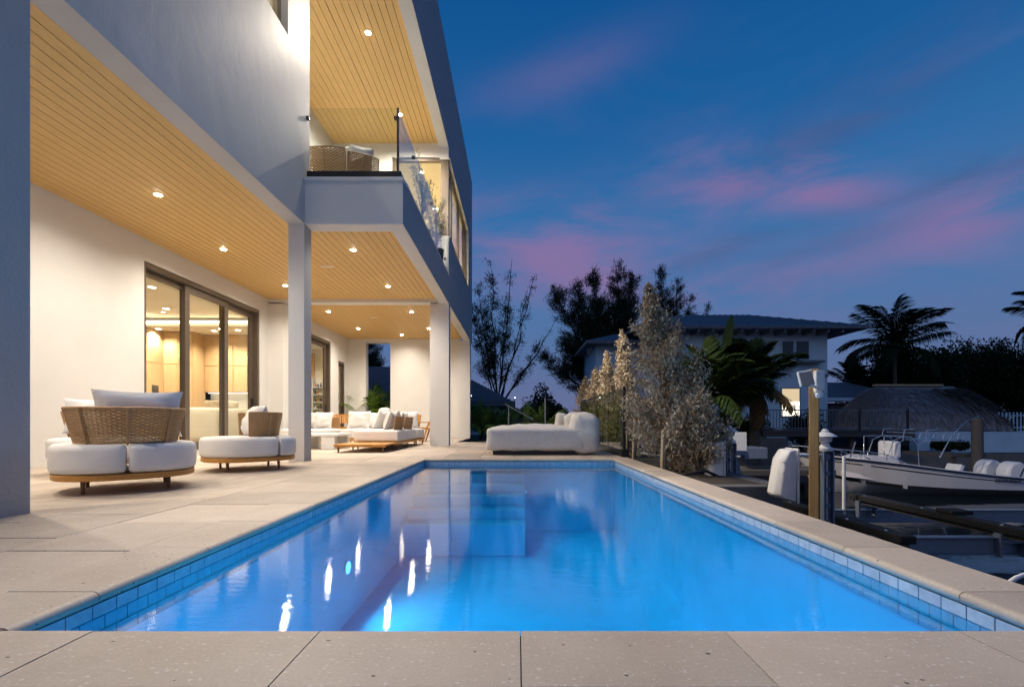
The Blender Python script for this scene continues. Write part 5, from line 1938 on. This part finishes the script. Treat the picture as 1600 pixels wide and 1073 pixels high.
for _ in range(11000):
    tier = random.random() ** 0.8 * 7.4
    q = min(7.6, math.floor(tier * 1.5) / 1.5 + random.uniform(0, 0.14) + random.random() ** 3 * 0.5)
    i0 = int(q)
    j0 = random.randrange(96)
    a = Rw[i0, j0] * (1 - (q - i0)) + Rw[i0 + 1, j0] * (q - i0)
    a = a + (Rw[i0, j0 + 1] - Rw[i0, j0]) * random.random()
    b_ = Rw[max(i0 - 1, 0), j0] if i0 > 0 else Rw[0, j0] - np.array([0, 0, 0.35])
    d = (b_ - Rw[i0 + (0 if i0 > 0 else 1), j0])
    d = d / max(np.linalg.norm(d), 1e-6)
    o_ = np.array([a[0] - 23.5, a[1] - 27.2, 2.5])
    o_ = o_ / np.linalg.norm(o_)
    tang = np.cross(d, o_)
    tang /= max(np.linalg.norm(tang), 1e-6)
    jit = tang * random.uniform(-0.22, 0.22)
    p0 = a + o_ * 0.03
    p1 = p0 + (d + jit) * random.uniform(0.3, 0.62) + o_ * random.uniform(0.06, 0.17)
    w = tang * random.uniform(0.014, 0.034)
    Vq.append([p0 - w, p0 + w, p1 + w * 0.5, p1 - w * 0.5])
stuff(quads('thatch', Vq, 'thatch', hut))
MB().box(RX0 - 0.1, RX1 - 0.7, RY - 0.18, RY + 0.18, RZ + 0.02, RZ + 0.12).build('ridge_board', 'stake_wood', hut)
for x in (19.3, 22.5, 25.9):
    for y in (25.2, 29.3):
        MB().lathe([(0.09, -0.95), (0.08, 0.35)], (x, y, 0), 10).build('post', 'piling_wood', hut, smooth=40)

ww = tag(MB().box(ground_point(1432, 24), 40, 23.9, 24.1, -0.95, 0.12).build('white_garden_wall', 'house_paint'), 'pale garden wall behind the boat under the thatched hut', 'wall')
db = tag(MB().box(20.25, 20.9, 23.3, 23.8, -0.95, -0.2).build('storage_box', 'house_paint', bevel=0.03), 'pale blue box standing behind the boat tower', 'box')
pf = thing('picket_fence', 'pale picket fence right of the thatched hut', 'fence', (28, 25, 0))
MB().box(26.0, 34, 24.98, 25.03, 0.3, 0.36).box(26.0, 34, 24.98, 25.03, 0.95, 1.0).build('rail', 'house_paint', pf)
for k in range(40):
    box_part('picket', 'house_paint', pf, 26.05 + k * 0.2, 26.11 + k * 0.2, 24.94, 24.975, 0.14, 1.15)
box_part('kerb', 'house_paint', pf, 26.0, 34, 24.9, 25.1, -0.95, 0.139)
mp = tag(MB().lathe([(0.19, -2.2), (0.165, height_at(655, 17)), (0.14, height_at(653, 17))], (ground_point(1527, 17), 17, 0), 14).build('mooring_piling', 'dock_wood', smooth=40), 'thick dark mooring piling behind the boat', 'piling')
fd = tag(MB().box(16.3, 17.6, 17.3, 19.5, -0.70, -0.58).box(16.35, 16.55, 17.35, 17.5, -2.2, -0.7).box(17.35, 17.55, 17.35, 17.5, -2.2, -0.7).build('finger_pier', 'dock_wood'), 'small dark finger pier beside the mooring piling', 'pier')
rod = MB().tube([(ground_point(1468, 15.2), 15.2, -0.55), (ground_point(1487, 15.2), 15.2, height_at(680, 15.2)), (ground_point(1510, 15.2), 15.2, height_at(658, 15.2)), (ground_point(1532, 15.2), 15.2, height_at(649, 15.2)), (ground_point(1537, 15.2), 15.2, height_at(656, 15.2))], [0.018, 0.014, 0.01, 0.008, 0.006], 6)
tag(rod.build('outrigger_rod', 'steel_tube', smooth=60), 'long thin rod bending over the boat towards the mooring piling', 'rod')
# clutter on the near bank between hedge and canal
yb = 12.0
tag(MB().box(ground_point(1140, yb), ground_point(1167, yb), yb, yb + 0.06, height_at(713, yb), height_at(675, yb)).build('white_panel', 'white_plastic', bevel=0.01), 'upright white board behind the left lift piling', 'panel')
tag(MB().box(ground_point(1167, yb), ground_point(1200, yb), yb, yb + 0.7, height_at(717, yb), height_at(699, yb)).build('dock_box', 'aluminium', bevel=0.02), 'long grey dock box beside the upright white board', 'box')
tag(MB().box(ground_point(1190, 20), ground_point(1232, 20), 20, 20.4, -1.7, height_at(684, 20)).build('concrete_pier', 'concrete', bevel=0.02), 'pale concrete block under the left end of the far dock', 'pier')
tag(MB().box(4.0, 8.2, 11.85, 13.0, -0.75, -0.62).box(4.2, 4.4, 12, 12.2, -2.2, -0.75).box(7.8, 8.0, 12, 12.2, -2.2, -0.75).build('side_pier', 'dock_wood'), 'dark low pier carrying the dock box', 'pier')

# neighbour's tiled roof behind the terrace, garden handrail
nh = thing('neighbour_house', 'single storey neighbour house with a dark tiled hip roof behind the palms', 'house', (-7, 30, -0.14))
box_part('wall', 'house_paint', nh, -15.5, -1.2, 27.5, 36, -0.14, 1.8)
rf = hip(-16.5, -0.2, 26.3, 37, 1.75, -11.0, -5.0, 31.5, 4.4, 0.2).build('roof', 'roof_tile', nh)
g = MB()
for k in range(22):
    f_ = k / 22
    g.tube([(-16.5 + 5.5 * f_, 26.3 + 5.2 * f_, 1.78 + 2.65 * f_), (-0.2 - 4.8 * f_, 26.3 + 5.2 * f_, 1.78 + 2.65 * f_)], 0.06, 5)
    g.tube([(-0.2 - 4.8 * f_, 26.3 + 5.2 * f_, 1.78 + 2.65 * f_), (-0.2 - 4.8 * f_, 37 - 5.5 * f_, 1.78 + 2.65 * f_)], 0.06, 5)
g.build('tile_course', 'roof_tile', rf)
hr = thing('garden_handrail', 'thin metal handrail sloping down beyond the daybed', 'handrail', (0, 15.2, 0))
MB().tube([(ground_point(789, 15), 15, height_at(631, 15)), (ground_point(833, 15), 15, height_at(655, 15))], 0.022, 8).build('rail', 'aluminium', hr, smooth=60)
for px, pt in ((795, 634), (852, 622)):
    MB().tube([(ground_point(px, 15.02), 15.02, -0.14), (ground_point(px, 15.02), 15.02, height_at(pt, 15))], 0.02, 8).build('post', 'aluminium', hr, smooth=60)
tag(MB().box(ground_point(800, 15.6), ground_point(851, 15.6), 15.6, 15.7, -0.14, height_at(653, 15.6)).build('glass_screen', 'fence_glass'), 'low glass screen behind the garden handrail', 'screen')
for px, py, lb in ((736, 618, 'tiny white garden lamp left of the neighbour roof'), (804.5, 621, 'tiny white garden lamp above the sloping handrail')):
    Y = 22
    t = thing('garden_lamp', lb, 'lamp', (ground_point(px, Y), Y, -0.14), 0, 'tiny garden lamps')
    x = ground_point(px, Y)
    MB().lathe([(0.02, -0.14), (0.02, height_at(py, Y) - 0.04)], (x, Y, 0), 8).build('stem', 'black_metal', t, smooth=40)
    MB().lathe([(0.02, -0.03), (0.04, 0), (0.02, 0.03)], (x, Y, height_at(py, Y)), 10).build('bulb', 'tiny_lamp', t, smooth=60)


# ---------------------------------------------------------------- vegetation
def casuarina(label, base, tips, r0, dens, seed, needle=0.5, sp=1.0, name='casuarina_tree', frac=(0.25, 1.0), bare=0.5):
    """tips: list of (x, y, z, fullness): plumes carried by stems rising from one trunk."""
    rr = np.random.default_rng(seed)
    t = thing(name, label, 'tree', base)
    b = np.array(base, float)
    st, C, A, Ls = MB(), [], [], []
    fork = b + np.array([0, 0, (max(q[2] for q in tips) - b[2]) * 0.14])
    st.tube([b - np.array([0, 0, 0.3]), fork], [r0 * 1.2, r0], 9)
    for tx, ty, tz, full in tips:
        e = np.array([tx, ty, tz], float)
        mid = fork * 0.5 + e * 0.5
        mid[:2] = fork[:2] * 0.42 + e[:2] * 0.58 + rr.normal(size=2) * 0.25
        pts = [fork * (1 - u) ** 2 + 2 * mid * u * (1 - u) + e * u * u + np.append(rr.normal(size=2) * 0.08 * (0 < u < 1), 0) for u in np.linspace(0, 1, 9)]
        st.tube(pts, list(np.linspace(r0 * 0.6, 0.015, 9)), 6)
        P = np.array(pts)
        nb = int(84 * full * dens)
        for k in range(nb):
            u = rr.uniform(*frac)
            i = min(7, int(u * 8))
            p = P[i] + (P[i + 1] - P[i]) * (u * 8 - i)
            dirn = P[i + 1] - P[i]
            dirn /= np.linalg.norm(dirn)
            a = rr.normal(size=3)
            a -= dirn * a.dot(dirn)
            a /= np.linalg.norm(a)
            L = sp * full * (0.35 + 1.5 * math.sin(math.pi * min(1, (1.02 - u) * 1.1)) ** 0.8) * rr.uniform(0.5, 1.15)
            d = a * 0.8 + dirn * 0.75
            q = p + d * L
            st.tube([p, p + d * L * 0.5 + np.array([0, 0, 0.05]), q], [0.02, 0.013, 0.006], 3, caps=False)
            m_ = max(8, int(62 * L))
            uu = rr.uniform(0.2, 1.05, m_)
            C.append(p + d * L * uu[:, None] + rr.normal(size=(m_, 3)) * 0.16)
            A.append(d * 0.7 + rr.normal(size=(m_, 3)) * 0.55 + np.array([0, 0, 0.15]))
    st.build('trunk', 'bark_dark', t, smooth=60)
    C, A = np.concatenate(C), np.concatenate(A)
    quads('foliage', leaf_quads(C, A, rr.uniform(0.5, 1.0, len(C)) * needle, 0.028 + 0.024 * rr.random(len(C)), 0.1), 'pine_needle', t)
    return t


def tp(px, py, Y, full):
    return (ground_point(px, Y), Y, height_at(py, Y), full)


casuarina('tall sparse feathery tree with bare branches just right of the house', (ground_point(778, 34), 34, -0.2),
          [tp(765, 408, 34, .55), tp(748, 445, 34.5, .6), tp(800, 405, 33.5, .4), tp(836, 428, 34, .3), tp(822, 470, 33, .3), tp(868, 500, 34, .2), tp(738, 480, 35, .6), tp(790, 480, 33, .5), tp(845, 530, 33.5, .35), tp(760, 500, 35, .6)], 0.13, 0.8, 21, 0.42, 0.8)
casuarina('dense dark feathery tree leaning left, above the grey hedge', (ground_point(955, 38), 38, -0.2),
          [tp(868, 450, 38, .9), tp(897, 440, 37.5, .9), tp(928, 425, 38, .85), tp(968, 412, 38, .9), tp(990, 430, 38.5, .9), tp(880, 530, 37, .9), tp(850, 555, 37.5, .7), tp(915, 500, 38, 1.0), tp(940, 470, 38.5, 1.0), tp(975, 470, 38, 1.0), tp(905, 560, 37, .9)], 0.22, 1.2, 22, 0.55, 0.88)
casuarina('feathery dark tree rising behind the roof of the two storey house', (ground_point(1050, 46), 46, -0.9),
          [tp(1032, 422, 46, .8), tp(1058, 438, 46, .75), tp(1108, 474, 46, .5), tp(1010, 450, 46.5, .7), tp(1080, 465, 46, .6), tp(1045, 470, 46, .9)], 0.22, 1.1, 23, 0.55, 1.0)

casuarina('feathery tree seen over the neighbour roof through the terrace opening', (ground_point(560, 40), 40, -0.2),
          [tp(548, 500, 40, .9), tp(570, 520, 40, .9), tp(590, 545, 40, .6), tp(530, 510, 40, .9), tp(560, 545, 40, .9)], 0.3, 1.0, 24, 0.5, 1.1)


def frond_mesh(L, droop, nl, ll, lw, mat, seed, fan=False, up=0.35):
    """a pinnate frond along +x, arching down: rachis plus leaflets; origin at its base."""
    rr = np.random.default_rng(seed)
    V = []
    pts = []
    for k in range(13):
        u = k / 12
        pts.append(np.array([L * u * (1 - 0.25 * droop * u * u), 0, L * (up * u - droop * u ** 2.2)]))
    for k in range(12):
        a, b_ = pts[k], pts[k + 1]
        w = 0.03 * L / 3 * (1 - k / 13)
        V.append([a + [0, -w, 0], b_ + [0, -w, 0], b_ + [0, w, 0], a + [0, w, 0]])
        V.append([a + [0, 0, -w], b_ + [0, 0, -w], b_ + [0, 0, w], a + [0, 0, w]])
    for k in range(nl):
        u = 0.12 + 0.88 * k / nl
        f = u * 12
        i = min(11, int(f))
        p = pts[i] + (pts[i + 1] - pts[i]) * (f - i)
        d = pts[i + 1] - pts[i]
        d /= np.linalg.norm(d)
        for sd in (-1, 1):
            lng = ll * (0.45 + 0.9 * math.sin(math.pi * min(1, u * 0.92 + 0.05))) * rr.uniform(0.85, 1.1)
            dr = np.array([d[0] * 0.75, sd * 0.85, d[2] * 0.5 - 0.15 - 0.35 * rr.random()])
            dr /= np.linalg.norm(dr)
            q = p + dr * lng * 0.55
            e = p + dr * lng + np.array([0, 0, -lng * 0.28])
            w = np.cross(dr, [0, 0, 1])
            w = w / np.linalg.norm(w) * lw * 0.5
            V.append([p - w * 0.5, p + w * 0.5, q + w, q - w])
            V.append([q - w, q + w, e + w * 0.1, e - w * 0.1])
    V = np.array(V)
    me = bpy.data.meshes.new('frond')
    me.from_pydata(V.reshape(-1, 3).tolist(), [], [tuple(range(4 * k, 4 * k + 4)) for k in range(len(V))])
    me.materials.append(M[mat])
    return me


FR = {}


def palm(name, label, base, h, nf, L, mat, seed, droop=(0.25, 0.75), lean=(0, 0), dead=0, group=None, tilt=(20, 80), tr=0.13, stems=1, nl=42, lw=0.075, ll=None):
    rr = random.Random(seed)
    t = thing(name, label, 'palm tree', base, 0, group)
    for s_ in range(stems):
        ox, oy = (0, 0) if stems == 1 else (rr.uniform(-.5, .5), rr.uniform(-.5, .5))
        hh = h * (1 if stems == 1 else rr.uniform(0.5, 1))
        top = (ox + lean[0], oy + lean[1], hh)
        MB().tube([(ox, oy, -0.3), (ox + lean[0] * 0.3, oy + lean[1] * .3, hh * 0.5), top], [tr * 1.2, tr, tr * 0.8], 9).build('trunk', 'palm_bark', t, smooth=60, local=True)
        n_ = nf if stems == 1 else max(5, nf // stems)
        for k in range(n_):
            v = k % 3
            dm = mat if k < n_ - dead else 'dead_leaf'
            key = (round(L, 2), v, dm, droop, nl)
            if key not in FR:
                FR[key] = frond_mesh(L, droop[0] + (droop[1] - droop[0]) * v / 2, nl, ll or L * 0.22, lw, dm, seed + v)
            o = bpy.data.objects.new('frond', FR[key])
            link(o, t)
            o.location = top
            a = k * 2.39996 + rr.uniform(-.2, .2)
            el = R(tilt[1] - (tilt[1] - tilt[0]) * (k / max(1, n_ - 1)) + rr.uniform(-8, 8))
            if dm == 'dead_leaf':
                el = R(rr.uniform(-70, -15))
            a += rr.uniform(-.6, .6)
            sc = rr.uniform(0.82, 1.12)
            o.rotation_euler = (rr.uniform(-.25, .25), -el, a)
            o.scale = (sc, sc, sc)
    return t


palm('coconut_palm', 'coconut palm with a full crown standing above the thatched hut roof', (ground_point(1398, 33), 33, -0.9), height_at(545, 33) + 0.9, 24, 3.8, 'dark_leaf', 31, (0.22, 0.7), tilt=(-15, 85))
palm('coconut_palm', 'coconut palm cut by the right edge with drooping fronds', (ground_point(1648, 25), 25, -0.9), height_at(498, 25) + 0.9, 18, 2.3, 'dark_leaf', 32, (0.35, 0.9), tilt=(-20, 80))
palm('date_palm', 'dark palm with hanging brown fronds in front of the lit window', (ground_point(1178, 17.5), 17.5, -0.5), height_at(602, 17.5) + 0.5, 32, 2.0, 'palm_leaf', 33, (0.25, 0.7), dead=6, tilt=(-30, 85), tr=0.17)
palm('date_palm', 'small dark palm left of the coconut palm by the house corner', (ground_point(1330, 36), 36, -0.9), height_at(600, 36) + 0.9, 16, 2.4, 'dark_leaf', 34, (0.3, 0.8), tilt=(-10, 80))
palm('date_palm', 'bushy dark palm close behind the tallest grey hedge tree', (ground_point(1110, 15), 15, -0.3), height_at(628, 15) + 0.3, 26, 2.0, 'palm_leaf', 35, (0.25, 0.7), tilt=(-10, 85), tr=0.12)


def banana_leaf(L, W, bend, seed):
    rr = np.random.default_rng(seed)
    vs_, fs_ = [], []
    n_ = 14
    for k in range(n_ + 1):
        u = k / n_
        w = W * math.sin(math.pi * min(1, u * 0.93 + 0.07)) ** 0.6 * (1 if u < 0.98 else 0.2)
        x, zz = L * u * (1 - 0.2 * bend * u), L * (0.15 * u - bend * 0.55 * u * u)
        j = rr.uniform(0.86, 1.05)
        vs_ += [(x, -w * j, zz - 0.10 * w + 0.03 * rr.random()), (x, 0, zz), (x, w * j, zz - 0.10 * w + 0.03 * rr.random())]
    for k in range(n_):
        a = 3 * k
        fs_ += [(a, a + 1, a + 4, a + 3), (a + 1, a + 2, a + 5, a + 4)]
    me = bpy.data.meshes.new('leaf')
    me.from_pydata(vs_, [], fs_)
    return me


bn = thing('banana_plant', 'banana plant with broad paddle leaves between the grey hedge and the dark palm', 'plant', (ground_point(1128, 16), 16, -0.3))
BL = [banana_leaf(2.0, 0.30, b_, 70 + i) for i, b_ in enumerate((0.1, 0.4, 0.9))]
for me in BL:
    me.materials.append(M['banana_leaf'])
for sx, sy, hh in ((0, 0, 2.7), (0.4, 0.3, 2.2), (-0.4, 0.2, 2.0)):
    MB().tube([(sx, sy, -0.2), (sx, sy, hh)], [0.10, 0.06], 9).build('stem', 'palm_leaf', bn, smooth=60, local=True)
    for k in range(7):
        o = bpy.data.objects.new('leaf', BL[k % 3])
        link(o, bn)
        o.location = (sx, sy, hh - 0.05 * k)
        o.rotation_euler = (random.uniform(-.3, .3), -R(78 - 11 * k + random.uniform(-8, 8)), k * 2.4 + sx * 3)
        md = o.modifiers.new('thick', 'SOLIDIFY')
        md.thickness = 0.006


def bush(name, label, cx, cy, z0, rx, ry, rz, n, mat, ls, seed, group=None, cat='bush', lumps=9, trunk=True):
    rr = np.random.default_rng(seed)
    t = thing(name, label, cat, (cx, cy, z0), 0, group)
    C = []
    for k in range(lumps):
        a = rr.uniform(0, 6.28)
        f = rr.uniform(0, 0.62)
        c = np.array([rx * f * math.cos(a), ry * f * math.sin(a), rz * rr.uniform(0.35, 0.78)])
        s_ = np.array([rx, ry, rz]) * rr.uniform(0.26, 0.46)
        m_ = n // lumps
        d = rr.normal(size=(m_, 3))
        d /= np.linalg.norm(d, axis=1, keepdims=True)
        C.append(c + d * s_ * (rr.uniform(0.35, 1.0, (m_, 1))))
    C = np.concatenate(C)
    C[:, 2] = np.maximum(C[:, 2], 0.02)
    A = rr.normal(size=(len(C), 3)) + np.array([0, 0, -0.2])
    if trunk:
        g = MB().tube([(0, 0, -0.2), (0.1, 0, rz * 0.3), (0, 0.1, rz * 0.6)], [rx * 0.05 + 0.03, rx * 0.04 + 0.02, 0.02], 8)
        for k in range(6):
            a = k * 1.05 + seed
            g.tube([(0.05, 0, rz * 0.3), (rx * 0.3 * math.cos(a), ry * 0.3 * math.sin(a), rz * 0.5), (rx * 0.5 * math.cos(a), ry * 0.5 * math.sin(a), rz * 0.65)], [0.03 + rx * 0.02, 0.03, 0.012], 6)
        g.build('trunk', 'bark_dark', t, smooth=60, local=True)
    quads('foliage', leaf_quads(C, A, rr.uniform(0.6, 1.2, len(C)) * ls, rr.uniform(0.4, 0.6, len(C)) * ls, 0.2), mat, t, local=True)
    return t


for i, (px, py, Y, rx, lb) in enumerate(((1470, 545, 40, 5.0, 'dark broad tree right behind the coconut palm'), (1545, 535, 41, 4.5, 'dark broad tree at the right, second from the edge'),
                                         (1605, 545, 38, 5.0, 'dark broad tree cut by the right edge behind the hut'), (1360, 565, 42, 4.0, 'dark broad tree between the house and the coconut palm'),
                                         (1425, 540, 35.5, 4.2, 'low dark tree directly behind the thatched ridge'))):
    zt = height_at(py, Y)
    bush('broad_tree', lb, ground_point(px, Y), Y, -0.9, rx, rx * 0.8, zt + 0.9, 18000, 'dark_leaf', 0.30, 100 + i, 'dark trees beyond the hut', 'tree', 12)
for i, (px, py, Y, rx, lb) in enumerate(((1250, 640, 26, 1.6, 'dark shrub below the lit window behind the railing'), (1480, 690, 23.0, 0.9, 'small dark shrub in front of the pale garden wall'),
                                         (870, 625, 24, 1.5, 'dark shrub left of the grey hedge far end'), (845, 600, 30, 2.4, 'dark round shrub behind the garden handrail'),
                                         (1045, 600, 24, 2.6, 'dark mass of leaves behind the tallest grey hedge tree'), (1170, 640, 24, 2.2, 'dark leafy shrub behind the banana plant'))):
    zt = height_at(py, Y)
    z0 = -0.9 if px > 1000 else -0.14
    bush('shrub', lb, ground_point(px, Y), Y, z0, rx, rx * 0.8, zt - z0, 2400, 'dark_leaf', 0.2, 120 + i, 'dark shrubs', 'shrub', 8)
for i, (px, py, Y, rx, lb) in enumerate(((750, 634, 21.5, 1.3, 'green shrub between the house corner and the areca palms'), (790, 640, 22, 1.4, 'green shrub right behind the garden handrail'),
                                         (832, 634, 21.8, 1.3, 'green shrub between the handrail and the grey hedge'))):
    bush('shrub', lb, ground_point(px, Y), Y, -0.14, rx, rx * 0.7, height_at(py, Y) + 0.14, 2600, 'palm_leaf', 0.13, 140 + i, 'green shrubs behind the daybed', 'shrub', 8)
# areca palms behind the terrace
for i, (px, py, Y, lb) in enumerate(((745, 618, 19.5, 'green areca palm nearest the house corner'), (775, 632, 20.5, 'dark green areca palm between the house corner and the handrail'),
                                     (815, 622, 21, 'areca palm behind the sloping handrail'), (845, 640, 18.5, 'short areca palm just left of the grey hedge'),
                                     (566, 596, 18.9, 'lit areca palm seen through the left of the terrace opening'), (592, 592, 19.6, 'lit areca palm seen through the right of the terrace opening'))):
    zt = height_at(py, Y)
    palm('areca_palm', lb, (ground_point(px, Y), Y, -0.14), max(0.3, zt * 0.45), 18 if px > 700 else 30, 1.15 if px > 700 else 1.5, 'areca_leaf', 200 + i, (0.2, 0.6), group='areca palms in the garden', tilt=(5, 85), tr=0.03, stems=3, nl=22, lw=0.04)
# big round leaf plant at the opening
bp = thing('big_leaf_plant', 'plant with big pale green oval leaves at the terrace opening', 'plant', (-5.25, 18.95, -0.1))
for x, y, zz, L, a, e in ((0.0, 0.0, 1.18, 0.68, R(172), R(2)), (0.1, 0.1, 1.45, 0.66, R(20), R(12)), (-0.1, 0.2, 0.8, 0.6, R(150), R(25)), (0.1, 0.25, 1.0, 0.6, R(75), R(30))):
    me = banana_leaf(L, 0.2, 0.35, int(100 * zz))
    me.materials.append(M['bright_leaf'])
    o = bpy.data.objects.new('leaf', me)
    link(o, bp)
    o.location = (x, y, zz)
    o.rotation_euler = (R(40), -e, a)
    md = o.modifiers.new('thick', 'SOLIDIFY')
    md.thickness = 0.005
    MB().tube([(0, 0, 0), (x * 0.5, y * 0.5, zz * 0.7), (x, y, zz)], [0.015, 0.012, 0.008], 6).build('stem', 'palm_leaf', bp, smooth=60, local=True)
